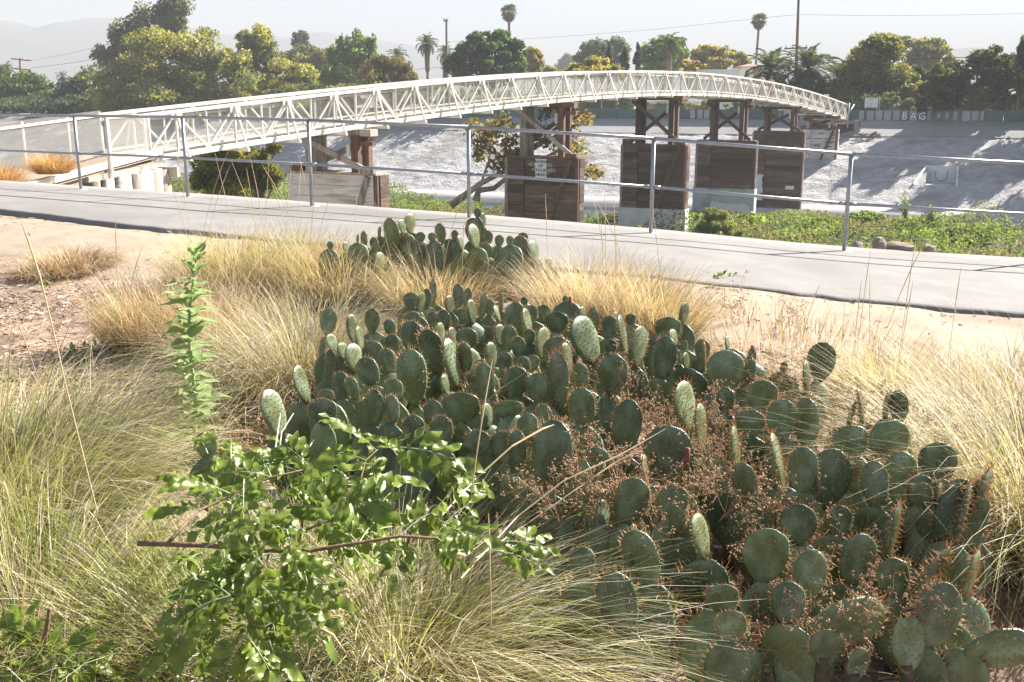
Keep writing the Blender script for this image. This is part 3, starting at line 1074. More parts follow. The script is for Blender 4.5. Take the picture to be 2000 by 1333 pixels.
def board_sign(name, label, px0, px1, py0, py1, pyb, Y, rows):
    c = at((px0 + px1) / 2, (py0 + py1) / 2, Y)
    W_ = (px1 - px0) / 2000 * Y
    H_ = (py1 - py0) / 2000 * Y
    r = thing(name, label, 'sign', (c.x, c.y, ZT), FANG * 0.5)
    for sx in (-0.42, 0.42):
        MB().tube([(sx * W_, 0.04, -0.2), (sx * W_, 0.04, c.z - ZT + H_ * 0.4)], 0.035, 6).build('post', m_galv, r)
    b = MB().box((0, 0, c.z - ZT), (W_, 0.04, H_)).build('board', m_paper, r)
    mk = MB()
    for i in range(rows):
        z = c.z - ZT + H_ * (0.5 - (i + 0.6) / (rows + 0.25))
        x = -W_ * 0.4
        while x < W_ * 0.38:
            ww = random.uniform(0.05, 0.09)
            s_ = random.choice((0, 1, 2))
            hgt = H_ / (rows + 0.3) * 0.62
            if s_ != 1: mk.box((x + ww * 0.2, -0.024, z), (0.022, 0.006, hgt))
            if s_ != 0: mk.box((x + ww * 0.5, -0.0235, z + hgt * random.choice((-0.45, 0, 0.45))), (ww, 0.005, 0.02))
            if s_ == 2: mk.box((x + ww, -0.0245, z), (0.02, 0.0065, hgt))
            x += ww + 0.06
    mk.build('faded_lettering', m_black, r)['kind'] = 'stuff'
    return r


_y = float(fl(a_of(1700, WB + 0.6), WB + 0.6)[1])
board_sign('board_sign', 'white lettered board on two posts above the green wall', 1690, 1713.5, 192, 210, 222, _y, 4)

# drain outlet recessed in the bank
dr = thing('drain_outlet', 'pale concrete drain outlet set into the far bank slope', 'drain outlet', (*fl((DH[0] + DH[1]) / 2, DH[2]), float(zslope(DH[2]))), FANG)
wv = DH[1] - DH[0]
dv = DH[3] - DH[2]
hz = float(zslope(DH[3]) - zslope(DH[2]))
MB().box((0, dv / 2, -0.06), (wv + 0.2, dv + 0.1, 0.1)).build('floor', m_conc, dr)
MB().box((0, dv + 0.05, hz / 2), (wv + 0.1, 0.12, hz + 0.25)).build('back_wall', m_wconc, dr)
for sx in (-1, 1):
    x = sx * (wv / 2)
    flare = -0.75 if sx < 0 else 0.05
    V = []
    for tx in (0, 0.14 * sx):
        V += [(x + tx, dv + 0.05, -0.1), (x + tx + flare, -0.15, -0.1), (x + tx + flare, -0.15, 0.10), (x + tx, dv + 0.05, hz + 0.16)]
    MB().add(V, [(0, 1, 2, 3), (7, 6, 5, 4), (0, 4, 5, 1), (1, 5, 6, 2), (2, 6, 7, 3), (3, 7, 4, 0)]).build('wing_wall', m_wconc, dr)
arc = [(0.42 * math.cos(a), dv - 0.04, 0.55 + 0.42 * math.sin(a)) for a in np.linspace(PI, 2 * PI, 9)]
MB().tube([(-0.42, dv - 0.04, 0.95)] + arc + [(0.42, dv - 0.04, 0.95)], 0.045, 6).build('flap_rim', m_galv, dr)


# ------------------------------------------------------------------ foliage builders
def leafquads(C, size, col, aspect=0.5, nrm=None, tilt=None, bend=0.0):
    """diamond leaves at C with random orientation. returns V, F, col"""
    n = len(C)
    d = rng.normal(size=(n, 3))
    if tilt is not None:
        d[:, 2] = d[:, 2] * 0.5 + tilt
    d /= np.linalg.norm(d, axis=1)[:, None] + 1e-9
    r = rng.normal(size=(n, 3))
    s = np.cross(d, r)
    s /= np.linalg.norm(s, axis=1)[:, None] + 1e-9
    size = np.broadcast_to(np.asarray(size, float), (n,))[:, None]
    L = d * size
    W_ = s * size * aspect * 0.5
    V = np.stack([C - L * 0.5, C + W_ - L * 0.05, C + L * 0.5, C - W_ - L * 0.05], 1).reshape(-1, 3)
    F = np.arange(n * 4).reshape(n, 4)
    return V, F, np.repeat(col, 4, axis=0)


def jcol(n, cols, jit=0.18):
    cols = np.asarray(cols, float)
    k = rng.integers(0, len(cols), n)
    c = cols[k] * (1 + rng.normal(size=(n, 1)) * jit)
    return np.clip(c, 0.005, 0.9)


def crown_points(blobs, n, clump=0.28, shell=0.55):
    """blobs: (centre, (rx, ry, rz)); returns points and a clump number for each"""
    vol = np.array([r[0] * r[2] for _, r in blobs])
    pts, ids = [], []
    cid = 0
    for (c, r), v in zip(blobs, vol):
        m = int(n * v / vol.sum())
        k = max(8, int(34 * (1.0 if len(blobs) < 4 else 0.7)))
        d = rng.normal(size=(k, 3))
        d /= np.linalg.norm(d, axis=1)[:, None]
        rad = shell + (1 - shell) * rng.random(k) ** 0.7
        cc = d * rad[:, None] * np.array(r) * 0.94
        cr = clump * (0.55 + 0.9 * rng.random(k))
        w_ = cr ** 2
        which = rng.choice(k, m, p=w_ / w_.sum())
        dd = rng.normal(size=(m, 3))
        dd /= np.linalg.norm(dd, axis=1)[:, None]
        rr = rng.random(m) ** 0.45
        p = cc[which] + dd * (rr * cr[which])[:, None] * np.array(r)
        pts.append(p + np.array(c))
        ids.append(which + cid)
        cid += k
    return np.concatenate(pts), np.concatenate(ids)


def tree(name, label, Y, blobs, leaf, cols, n, base=None, trunk_r=0.22, cat='tree', group='trees beyond the river', bark=None, clump=0.28, shell=0.5,
         aspect=0.55, zbase=-1.3, limbs=True, depthk=0.8, tilt=None, dy=None):
    """blobs in photo pixels (px, py, rx, ry) at distance Y"""
    B = []
    for i, (px, py, rx, ry) in enumerate(blobs):
        off = random.uniform(-0.25, 0.25) * rx / 2000 * Y if i else 0
        B.append((at(px, py, Y + off), (rx / 2000 * Y, rx / 2000 * Y * depthk, ry / 2000 * Y)))
    if base is None:
        px0 = sum(b[0] for b in blobs) / len(blobs)
    else:
        px0 = base
    q = at(px0, 200, Y)
    root = thing(name, label, cat, (q.x, q.y, zbase), 0, group)
    P_, ids = crown_points(B, int(n * 1.65), clump * 1.18, shell)
    leaf = leaf * 1.15
    keep = P_[:, 2] > zbase + 0.05
    P_, ids = P_[keep], ids[keep]
    cl = jcol(ids.max() + 1, np.array(cols) * 1.6, 0.16)
    col = cl[ids] * (1 + rng.normal(size=(len(P_), 1)) * 0.15)
    V, F, C = leafquads(P_, leaf * (0.6 + 0.8 * rng.random(len(P_))), np.clip(col, 0.004, 0.8), aspect, tilt=tilt)
    V = V - np.array(root.location)
    link('crown', npmesh('crown', V, F, m_leaf, C), root)
    if limbs:
        b = MB()
        top = max(B, key=lambda q_: q_[1][0])[0]
        fork = Vector((q.x + (top.x - q.x) * 0.25, q.y, zbase + (top.z - zbase) * 0.5))
        b.tube([(q.x, q.y, zbase - 0.3), (q.x + random.uniform(-.1, .1), q.y, zbase + (fork.z - zbase) * 0.5), fork], [trunk_r * 1.25, trunk_r, trunk_r * 0.75], 8)
        for (c, r) in B:
            for _ in range(3):
                e = Vector(c) + Vector((random.uniform(-.6, .6) * r[0], random.uniform(-.5, .5) * r[1], random.uniform(-.2, .7) * r[2]))
                mid = fork.lerp(e, 0.55) + Vector((random.uniform(-.08, .08) * r[0], 0, 0.12 * r[2]))
                b.tube([fork - Vector((0, 0, 0.2)), mid, e], [trunk_r * 0.5, trunk_r * 0.28, trunk_r * 0.08], 5, False)
        b.build('trunk', bark or m_bark, root, True, True)
    return root


YG = [(0.19, 0.188, 0.062), (0.145, 0.152, 0.052), (0.10, 0.115, 0.042)]
DG = [(0.045, 0.065, 0.028), (0.06, 0.085, 0.03), (0.035, 0.052, 0.026)]
BG = [(0.09, 0.14, 0.035), (0.06, 0.105, 0.03), (0.12, 0.17, 0.05)]
OL = [(0.10, 0.105, 0.04), (0.075, 0.085, 0.035), (0.13, 0.125, 0.05)]
YB = [(0.19, 0.155, 0.045), (0.15, 0.135, 0.045), (0.10, 0.10, 0.04)]
GB = [(0.055, 0.075, 0.05), (0.075, 0.095, 0.06), (0.045, 0.06, 0.045)]

tree('broad_tree', 'broad dark green tree at the far left edge with sunlit top', 132, [(40, 180, 70, 42), (85, 188, 40, 30), (-20, 175, 60, 45), (30, 160, 45, 28)], 0.42, BG + DG, 7000, zbase=-1.3)
tree('dark_shrub_tree', 'bluish dark bushy tree beside the big yellow-green tree', 128, [(142, 190, 26, 36), (155, 180, 24, 34), (120, 200, 30, 22)], 0.34, [(0.03, 0.045, 0.04), (0.045, 0.06, 0.05)], 3600)
tree('eucalyptus_tree', 'tall dark eucalyptus rising behind the yellow-green tree', 150, [(300, 62, 48, 48), (336, 22, 32, 36), (238, 78, 32, 40), (222, 122, 34, 36), (262, 100, 40, 50), (196, 108, 20, 18), (322, 60, 36, 42), (345, 8, 20, 22)], 0.42, DG + [(0.085, 0.09, 0.03), (0.075, 0.085, 0.04)], 9500, base=290, trunk_r=0.4, clump=0.34, shell=0.35)
tree('willow_tree', 'big spreading yellow-green tree left of the bridge', 120, [(350, 110, 92, 56), (280, 150, 80, 46), (210, 172, 62, 44), (430, 160, 76, 44), (330, 190, 120, 42), (220, 200, 60, 24), (460, 118, 34, 26), (385, 95, 60, 40), (300, 205, 90, 26), (420, 195, 80, 26)], 0.34, YG + [(0.12, 0.125, 0.035)], 21000, base=330, trunk_r=0.4, clump=0.26, shell=0.4)
tree('willow_tree', 'second yellow-green tree with a tall rounded top right of the big one', 126, [(512, 88, 42, 40), (500, 130, 46, 36), (560, 145, 58, 34), (520, 170, 70, 30), (478, 80, 18, 16), (590, 160, 34, 24)], 0.34, YG, 10500, trunk_r=0.35, clump=0.26, shell=0.4)
tree('conifer', 'small dark rounded tree crown standing high behind the olive trees', 210, [(587, 80, 17, 15)], 0.42, [(0.045, 0.055, 0.045), (0.06, 0.07, 0.05)], 1500, trunk_r=0.25)
tree('olive_tree', 'dull olive tree behind the second yellow-green tree', 170, [(600, 118, 42, 26), (640, 130, 40, 34), (570, 112, 26, 16)], 0.42, OL, 4200)
tree('poplar', 'loose bright green tree with two gappy tops', 140, [(672, 92, 14, 24), (657, 112, 20, 22), (705, 88, 20, 24), (728, 98, 14, 26), (690, 115, 40, 24), (662, 150, 44, 36), (710, 145, 40, 40), (640, 165, 30, 24)], 0.4, [(0.10, 0.16, 0.04), (0.07, 0.12, 0.035), (0.13, 0.18, 0.05)], 6500, clump=0.3, shell=0.3, base=690)
tree('pepper_tree', 'dome-shaped brownish weeping tree beside the bridge rail', 118, [(757, 150, 55, 36), (725, 155, 30, 30), (790, 155, 30, 28), (760, 128, 36, 16)], 0.36, [(0.085, 0.082, 0.035), (0.11, 0.095, 0.045), (0.06, 0.06, 0.03), (0.15, 0.12, 0.05)], 7500, clump=0.22, shell=0.6, aspect=0.25, tilt=-1.0)
tree('ficus_tree', 'large dense dark green round tree in the middle of the skyline', 120, [(950, 110, 70, 46), (915, 125, 42, 40), (990, 130, 38, 36), (935, 85, 36, 22), (965, 80, 36, 20), (1000, 105, 26, 28), (950, 145, 70, 26)], 0.36, [(0.035, 0.058, 0.030), (0.05, 0.085, 0.034), (0.06, 0.10, 0.035)], 14000, clump=0.2, shell=0.62, trunk_r=0.45)
tree('elm_tree', 'small yellowish tree just right of the large dark tree', 150, [(1040, 112, 20, 18), (1046, 135, 22, 20), (1075, 138, 12, 10)], 0.38, YB, 2400)
tree('distant_tree', 'pale bluish distant tree in the gap of the skyline', 420, [(1108, 122, 16, 15), (1098, 132, 14, 12)], 0.9, GB, 900)
tree('pine_tree', 'dark spreading pine behind the cypresses', 185, [(1170, 108, 44, 28), (1205, 105, 26, 26), (1142, 122, 24, 18), (1190, 90, 24, 12)], 0.46, GB, 5200, trunk_r=0.35)
for k, (px, ty, wd, lab) in enumerate([(1190, 86, 9, 'left slender dark cypress in front of the pine'), (1219, 93, 10, 'middle slender dark cypress, standing free of the pine'), (1246, 86, 9, 'right slender dark cypress beside the feathery palm')]):
    tree('cypress', lab, 135, [(px, 118, wd * 0.95, 16), (px, (ty + 118) / 2 + 8, wd * 0.72, 17), (px, ty + 12, wd * 0.38, 14), (px, 140, wd, 16)], 0.26, [(0.03, 0.045, 0.03), (0.04, 0.058, 0.035)], 2200, group='slender cypresses on the skyline', clump=0.25, shell=0.3)
tree('yellow_shrub', 'yellow-green rounded shrubs just above the bridge rail', 112, [(1165, 128, 24, 18), (1130, 138, 22, 14), (1195, 140, 24, 14), (1155, 142, 40, 12), (1100, 142, 16, 8)], 0.32, [(0.19, 0.175, 0.045), (0.15, 0.15, 0.045), (0.21, 0.18, 0.05)], 4200, limbs=False, cat='shrub')
tree('leafy_tree', 'green tree around the trunk of the feathery palm', 150, [(1290, 95, 26, 22), (1325, 105, 20, 24), (1300, 125, 30, 18), (1262, 105, 16, 16), (1268, 130, 22, 14)], 0.4, BG, 3800, shell=0.35)
tree('bottlebrush', 'small tree dotted with yellow flower heads behind the bridge', 118, [(1340, 120, 6, 3), (1350, 126, 7, 3), (1332, 128, 6, 3), (1345, 134, 8, 3), (1356, 135, 6, 3), (1338, 142, 8, 3), (1362, 122, 4, 2)], 0.24, [(0.30, 0.22, 0.035), (0.25, 0.20, 0.05)], 1200, clump=0.5, shell=0.1, trunk_r=0.1)
tree('oak_tree', 'yellow-brown spreading tree behind the white house', 160, [(1375, 105, 26, 16), (1405, 112, 30, 20), (1440, 112, 24, 16), (1390, 125, 40, 16), (1452, 118, 14, 10), (1360, 130, 18, 12)], 0.4, YB, 5200, shell=0.4)
tree('big_tree', 'tall yellow-green tree rising right of the dark palms', 98, [(1725, 125, 60, 48), (1700, 165, 58, 46), (1765, 175, 40, 40), (1720, 100, 48, 28), (1675, 150, 34, 40), (1745, 205, 52, 24)], 0.30, [(0.12, 0.125, 0.04), (0.095, 0.105, 0.036), (0.075, 0.088, 0.032), (0.14, 0.135, 0.05)], 14000, trunk_r=0.3)
tree('big_tree', 'rounded hazy tree behind the tall yellow-green one', 150, [(1740, 88, 36, 14), (1770, 84, 26, 10), (1815, 98, 36, 20), (1800, 125, 48, 30), (1840, 118, 24, 18)], 0.42, OL + YG, 6500, trunk_r=0.4, shell=0.4)
tree('young_tree', 'small dark tree with drooping tops between the two large trees', 104, [(1795, 150, 12, 24), (1818, 158, 14, 20), (1805, 185, 22, 24)], 0.3, GB + DG, 2400)
_oy = 88
tree('oak_tree', 'dark spreading oak with bare trunk in view above the wall at right', _oy, [(1900, 165, 76, 46), (1860, 175, 40, 44), (1950, 160, 60, 50), (1925, 118, 42, 26), (1985, 175, 50, 46), (1835, 178, 36, 40), (1810, 195, 24, 24), (1985, 140, 40, 40)], 0.24, [(0.036, 0.050, 0.028), (0.05, 0.066, 0.032), (0.07, 0.08, 0.036)], 19000, base=1918, trunk_r=0.36, clump=0.22, shell=0.45)
tree('oak_tree', 'dark oak at the right edge of the view, partly cut off', 84, [(2040, 130, 50, 60), (2070, 170, 60, 50), (2010, 100, 22, 30)], 0.24, DG, 9000, base=2040, trunk_r=0.3)
tree('sunlit_bush', 'yellow sunlit bush seen beneath the dark oak', 96, [(1885, 215, 26, 14), (1965, 212, 42, 15), (1915, 222, 30, 8)], 0.26, [(0.19, 0.17, 0.04), (0.15, 0.14, 0.04), (0.10, 0.10, 0.035)], 3800, limbs=False, cat='bush')
tree('dark_bush', 'dark bush under the tall yellow-green tree by the board sign', 93, [(1690, 205, 30, 20), (1735, 205, 36, 22), (1780, 212, 30, 16), (1660, 205, 24, 26)], 0.24, [(0.045, 0.06, 0.03), (0.06, 0.075, 0.03)], 5200, limbs=False, cat='bush')
tree('green_shrub', 'bright green shrub glimpsed under the bridge left of the fourth pier', 104, [(1195, 200, 26, 18), (1165, 206, 28, 14), (1222, 205, 18, 16)], 0.28, [(0.11, 0.13, 0.04), (0.08, 0.10, 0.035), (0.14, 0.15, 0.045)], 3600, limbs=False, cat='shrub')
tree('grey_shrub', 'grey-green shrub glimpsed under the bridge between the tall piers', 104, [(1326, 205, 20, 14), (1372, 208, 22, 11), (1295, 210, 18, 9), (1440, 208, 24, 12)], 0.28, [(0.12, 0.13, 0.06), (0.09, 0.105, 0.055)], 2600, limbs=False, cat='shrub')
tree('hedge', 'dark hedge along the levee behind the bridge rail at left', 124, [(60, 205, 90, 14), (160, 205, 60, 16)], 0.36, [(0.035, 0.05, 0.035), (0.05, 0.065, 0.04)], 3600, limbs=False, cat='hedge')
tree('hedge', 'dark undergrowth along the levee behind the arch of the bridge', 108, [(600, 190, 80, 22), (720, 190, 80, 24), (830, 190, 70, 22), (930, 195, 80, 20), (1040, 200, 70, 16), (1110, 205, 40, 12)], 0.34, OL + DG, 9000, limbs=False, cat='hedge')
tree('hedge', 'dark undergrowth in the distance behind the dark oak at right', 118, [(1830, 205, 40, 16), (1900, 205, 60, 16), (1980, 205, 50, 16), (2050, 205, 40, 18)], 0.34, DG, 4200, limbs=False, cat='hedge')
tree('hedge', 'dark growth under the date palms at the far end of the bridge', 106, [(1500, 200, 50, 24), (1570, 195, 60, 34), (1640, 200, 40, 34)], 0.3, [(0.03, 0.042, 0.03), (0.045, 0.058, 0.035)], 7000, limbs=False, cat='hedge')

for (px, Y, w_, lab) in [(2200, 78, 110, 'dark oak just outside the right edge of the view, shading the bank')]:
    tree('oak_tree', lab, Y, [(px, 130, w_, 70), (px + 60, 90, w_ * 0.6, 50), (px - 60, 160, w_ * 0.6, 50)], 0.4, DG, 5200, base=px, trunk_r=0.35, shell=0.4)

# ------------------------------------------------------------------ palms
def frond_mesh(k, L=1.0, droop=1.0, nl=34, wl=0.26, cols=((0.05, 0.075, 0.03), (0.08, 0.11, 0.04))):
    V, F, C = [], [], []
    pts = []
    x = z = 0.0
    ang = 0.35
    n = 14
    for i in range(n + 1):
        pts.append(np.array([x, 0, z]))
        ang -= droop * 1.7 / n * (0.4 + i / n)
        x += L / n * math.cos(ang)
        z += L / n * math.sin(ang)
    pts = np.array(pts)
    base = np.array(cols[0])
    for i in range(n):
        a, b = pts[i], pts[i + 1]
        r = 0.014 * L * (1 - i / n) + 0.003
        o = len(V)
        V += [a + [0, r, 0], a - [0, r, 0], b - [0, r, 0], b + [0, r, 0]]
        F.append((o, o + 1, o + 2, o + 3))
        C += [base * 1.4] * 4
    for j in range(nl):
        t = 0.12 + 0.86 * j / nl
        q = t * n
        i = min(int(q), n - 1)
        p = pts[i] + (pts[i + 1] - pts[i]) * (q - i)
        d = pts[i + 1] - pts[i]
        d = d / np.linalg.norm(d)
        ln = wl * L * math.sin(PI * min(1, 0.25 + t * 0.72)) * random.uniform(0.8, 1.1)
        for sgn in (-1, 1):
            dirv = d * 0.55 + np.array([0, sgn * 0.85, 0.25 - random.uniform(0, 0.5)])
            dirv = dirv / np.linalg.norm(dirv)
            wv = np.cross(dirv, [0, 0, 1.0])
            wv = wv / (np.linalg.norm(wv) + 1e-9) * 0.016 * L
            o = len(V)
            tip = p + dirv * ln + np.array([0, 0, -0.18 * ln])
            mid = p + dirv * ln * 0.5
            V += [p, mid + wv, tip, mid - wv]
            F.append((o, o + 1, o + 2, o + 3))
            c = np.array(cols[random.randrange(len(cols))]) * random.uniform(0.8, 1.2)
            C += [c] * 4
    return npmesh('frond', np.array(V), np.array(F), m_leaf, np.clip(np.array(C), 0, 1))


def fan_mesh(k, cols):
    V, F, C = [], [], []
    n = 15
    V += [np.array([0, 0.02, 0]), np.array([0, -0.02, 0]), np.array([0.5, -0.012, 0]), np.array([0.5, 0.012, 0])]
    F.append((0, 1, 2, 3))
    C += [np.array(cols[0])] * 4
    for j in range(n):
        a = -1.9 + 3.8 * j / (n - 1)
        d = np.array([math.cos(a), math.sin(a), 0.1 * random.uniform(-1, 1)])
        s = np.array([-math.sin(a), math.cos(a), 0.15])
        ln = 0.5 * random.uniform(0.85, 1.05)
        b = np.array([0.5, 0, 0])
        o = len(V)
        V += [b, b + d * ln * 0.55 + s * 0.055, b + d * ln + np.array([0, 0, -0.12]), b + d * ln * 0.55 - s * 0.055]
        F.append((o, o + 1, o + 2, o + 3))
        C += [np.array(cols[random.randrange(len(cols))]) * random.uniform(0.8, 1.2)] * 4
    return npmesh('frond', np.array(V), np.array(F), m_leaf, np.array(C))


FR = [frond_mesh(k, 1, d) for k, d in enumerate((0.9, 1.15, 1.4))]
FRQ = [frond_mesh(k, 1, d, 40, 0.3, ((0.09, 0.13, 0.05), (0.12, 0.16, 0.07))) for k, d in enumerate((1.3, 1.6))]
FAN = [fan_mesh(k, ((0.06, 0.085, 0.04), (0.085, 0.11, 0.05))) for k in range(2)]
FAND = [fan_mesh(k, ((0.13, 0.095, 0.06), (0.16, 0.12, 0.075))) for k in range(2)]


def palm(name, label, Y, px, cy, rpx, base_px, meshes, nf, trunk, tr, emin=-0.9, emax=1.35, dead=None, group='palms beyond the river', tcol=None, zb=-1.3, boot=False):
    c = at(px, cy, Y)
    bpos = at(base_px, 200, Y)
    root = thing(name, label, 'palm tree', (bpos.x, bpos.y, zb), 0, group)
    Rm = rpx / 2000 * Y * 1.12
    b = MB()
    prof = [(0.0, 1.25), (0.3, 1.0), (0.7, 0.95), (0.92, 0.95), (1.0, 0.85)]
    if boot: prof = [(0.0, 1.2), (0.4, 1.0), (0.62, 1.0), (0.66, 1.9), (0.9, 2.4), (1.0, 1.7)]
    b0 = Vector((bpos.x, bpos.y, zb - 0.2))
    b.tube([b0.lerp(c, t) for t, _ in prof], [tr * r for _, r in prof], 9)
    b.build('trunk', tcol or m_bark, root, True, True)
    for k in range(nf):
        f = k / max(1, nf - 1)
        el = emax + (emin - emax) * f ** 0.85
        az = k * 2.39996 + random.uniform(-.25, .25)
        isd = dead is not None and f > dead
        ms = (FAND if isd else meshes)
        o = link('frond', ms[k % len(ms)], root)
        o.location = c - root.location
        o.rotation_euler = Euler((random.uniform(-.3, .3), -el, az), 'XYZ')
        s_ = Rm * random.uniform(0.9, 1.12) * (0.92 if el > 0.9 else 1.0)
        o.scale = (s_, s_, s_)
    return root


palm('date_palm', 'feather palm with a thick pineapple-shaped neck left of the middle utility pole', 145, 834, 86, 24, 836, FR, 34, None, 0.17, -0.9, 1.4, boot=True)
palm('date_palm', 'feather palm crown just above the dome-shaped weeping tree', 150, 776, 110, 22, 777, FR, 24, None, 0.4, -0.5, 1.4)
palm('date_palm', 'feather palm half hidden behind the middle utility pole', 150, 871, 104, 22, 871, FR, 26, None, 0.5, -0.8, 1.4)
palm('fan_palm', 'very tall thin fan palm above the large dark round tree', 200, 994, 24, 17, 996, FAN, 46, None, 0.26, -1.5, 1.4, dead=0.45)
palm('fan_palm', 'tall thin leaning fan palm left of the right utility pole', 180, 1483, 40, 16, 1470, FAN, 44, None, 0.2, -1.4, 1.4, dead=0.62)
palm('queen_palm', 'pale feathery palm with an orange trunk behind the bridge', 130, 1308, 92, 36, 1311, FRQ, 30, None, 0.28, -0.5, 1.45, tcol=M('orange_palm_bark', (0.30, 0.17, 0.11), (0.38, 0.25, 0.18), 3, 0.9))
palm('date_palm', 'leftmost of the three dark date palms behind the end of the bridge', 104, 1505, 142, 56, 1510, FR, 42, None, 0.45, -0.9, 1.4)
palm('date_palm', 'middle and tallest of the three dark date palms behind the end of the bridge', 106, 1578, 138, 62, 1580, FR, 44, None, 0.45, -0.9, 1.4)
palm('date_palm', 'rightmost of the three dark date palms, nearest the tall yellow-green tree', 103, 1642, 158, 50, 1640, FR, 40, None, 0.45, -0.9, 1.4)
palm('date_palm', 'small palm top peeping over the dark tree by the left utility pole', 170, 12, 138, 20, 12, FR, 20, None, 0.3, -0.3, 1.3)
palm('date_palm', 'small palm between the broad dark tree and the bluish tree at left', 160, 122, 150, 14, 122, FR, 20, None, 0.3, -0.8, 1.3)

# ------------------------------------------------------------------ houses
def house(name, label, px0, px1, py0, py1, Y, depth, wallm, roofm, kind='flat', over=0.3, zb=-1.4, windows=()):
    p0, p1 = at(px0, py1, Y), at(px1, py1, Y)
    top = at(px0, py0, Y).z
    eave = at(px0, py1, Y).z if kind != 'flat' else top
    W_ = p1.x - p0.x
    r = thing(name, label, 'house', ((p0.x + p1.x) / 2, Y + depth / 2, zb))
    h = (eave if kind != 'flat' else top) - zb
    MB().box((0, 0, h / 2), (W_, depth, h)).build('wall', wallm, r)
    if kind == 'flat':
        MB().box((0, 0, h + 0.06), (W_ + 0.15, depth + 0.15, 0.14)).build('roof', roofm, r)
    elif kind == 'hip':
        x, y, t = W_ / 2 + over, depth / 2 + over, top - zb
        rd = max(0.0, x - y)
        MB().add([(-x, -y, h), (x, -y, h), (x, y, h), (-x, y, h), (-rd, 0, t), (rd, 0, t), (-x, -y, h - 0.15), (x, -y, h - 0.15), (x, y, h - 0.15), (-x, y, h - 0.15)],
                 [(0, 1, 5, 4), (1, 2, 5), (2, 3, 4, 5), (3, 0, 4), (6, 7, 1, 0), (7, 8, 2, 1), (8, 9, 3, 2), (9, 6, 0, 3), (9, 8, 7, 6)]).build('roof', roofm, r)
        MB().box((0, -y - 0.03, h - 0.07), (2 * x, 0.06, 0.17)).build('fascia', m_hwhite, r)
    for (fx, fz, ww, wh) in windows:
        f = MB().box((fx * W_, -depth / 2 - 0.03, fz), (ww + 0.16, 0.06, wh + 0.16)).build('window', m_hwhite, r)
        MB().box((fx * W_, -depth / 2 - 0.065, fz), (ww, 0.03, wh)).build('pane', m_glass, f)
    return r


house('white_house', 'plain white flat-topped house behind the arch of the bridge', 1362, 1442, 138, 165, 122, 8, m_hwhite, m_hwhite, 'flat', windows=[(0.2, 3.2, 1.2, 0.9)])
house('stucco_house', 'cream stucco house with a red tiled roof by the leftmost dark palm', 1452, 1486, 124, 130, 128, 3.5, m_stucco, m_tile, 'hip', 0.3, windows=[(0.0, 3.6, 0.7, 0.9)])
house('bungalow', 'low brown bungalow with a dark shingle roof seen beneath the bridge', 1276, 1392, 187, 200, 116, 9, m_brick, m_shingle, 'hip', 0.5, zb=-2.3, windows=[(-0.25, 1.4, 1.4, 0.9), (0.1, 1.4, 1.4, 0.9), (0.35, 1.4, 1.0, 0.9)])
house('grey_shed', 'small pale grey shed glimpsed under the bridge left of the sign pier', 960, 1015, 206, 214, 112, 5, m_hwhite, m_hwhite, 'hip', 0.2, zb=-2.0)
house('red_roof_house', 'little house with a red roof between the trees at far left', 102, 124, 186, 194, 140, 5, m_stucco, m_tile, 'hip', 0.3)

# ------------------------------------------------------------------ utility poles and wires
def pole(label, px, ytop, Y, arms, px_b, r=0.16):
    t = at(px, ytop, Y)
    b0 = at(px_b, 215, Y)
    root = thing('utility_pole', label, 'utility pole', (b0.x, b0.y, -1.3), 0, 'wooden utility poles')
    MB().tube([(b0.x, b0.y, -1.5), t], [r * 1.15, r * 0.85], 8).build('pole', m_pwood, root, True, True)
    for (apy, a0, a1, th, mm) in arms:
        p, q = at(a0[0], a0[1], Y - 0.3), at(a1[0], a1[1], Y - 0.3)
        arm = MB().bar(p, q, 0.12, th).build('crossarm', mm, root, False, True)
        for f in (0.06, 0.35, 0.65, 0.94):
            c = p.lerp(q, f)
            MB().tube([c + Vector((0, 0, 0.0)), c + Vector((0, 0, 0.28))], 0.06, 6).build('insulator', m_hwhite, arm).location = -root.location
    return t, root


m_armo = M('orange_crossarm', (0.42, 0.26, 0.19), (0.48, 0.33, 0.26), 3, 0.8)
p1, _ = pole('utility pole with one orange crossarm left of the large dark tree', 872, 38, 128, [(132, (861, 134), (888, 130), 0.22, m_armo), (41, (866, 41), (875, 41), 0.14, m_pwood)], 874)
p2, _ = pole('tall utility pole with a low crossarm rising above the date palms', 1561, -25, 108, [(95, (1532, 95.5), (1577, 93.5), 0.14, m_pwood)], 1553)
p3, _ = pole('short utility pole with two crossarms against the hazy mountain', 39, 113, 165, [(117, (22, 115), (61, 119), 0.2, m_pwood), (137, (24, 134), (58, 137), 0.2, m_pwood)], 42, 0.2)


def wire(label, pts, r=0.02, Y0=None):
    P_ = [at(px, py, Y) for px, py, Y in pts]
    return tag(own('overhead_wire', MB().tube(P_, r, 4, False), m_cable), label, 'cable')


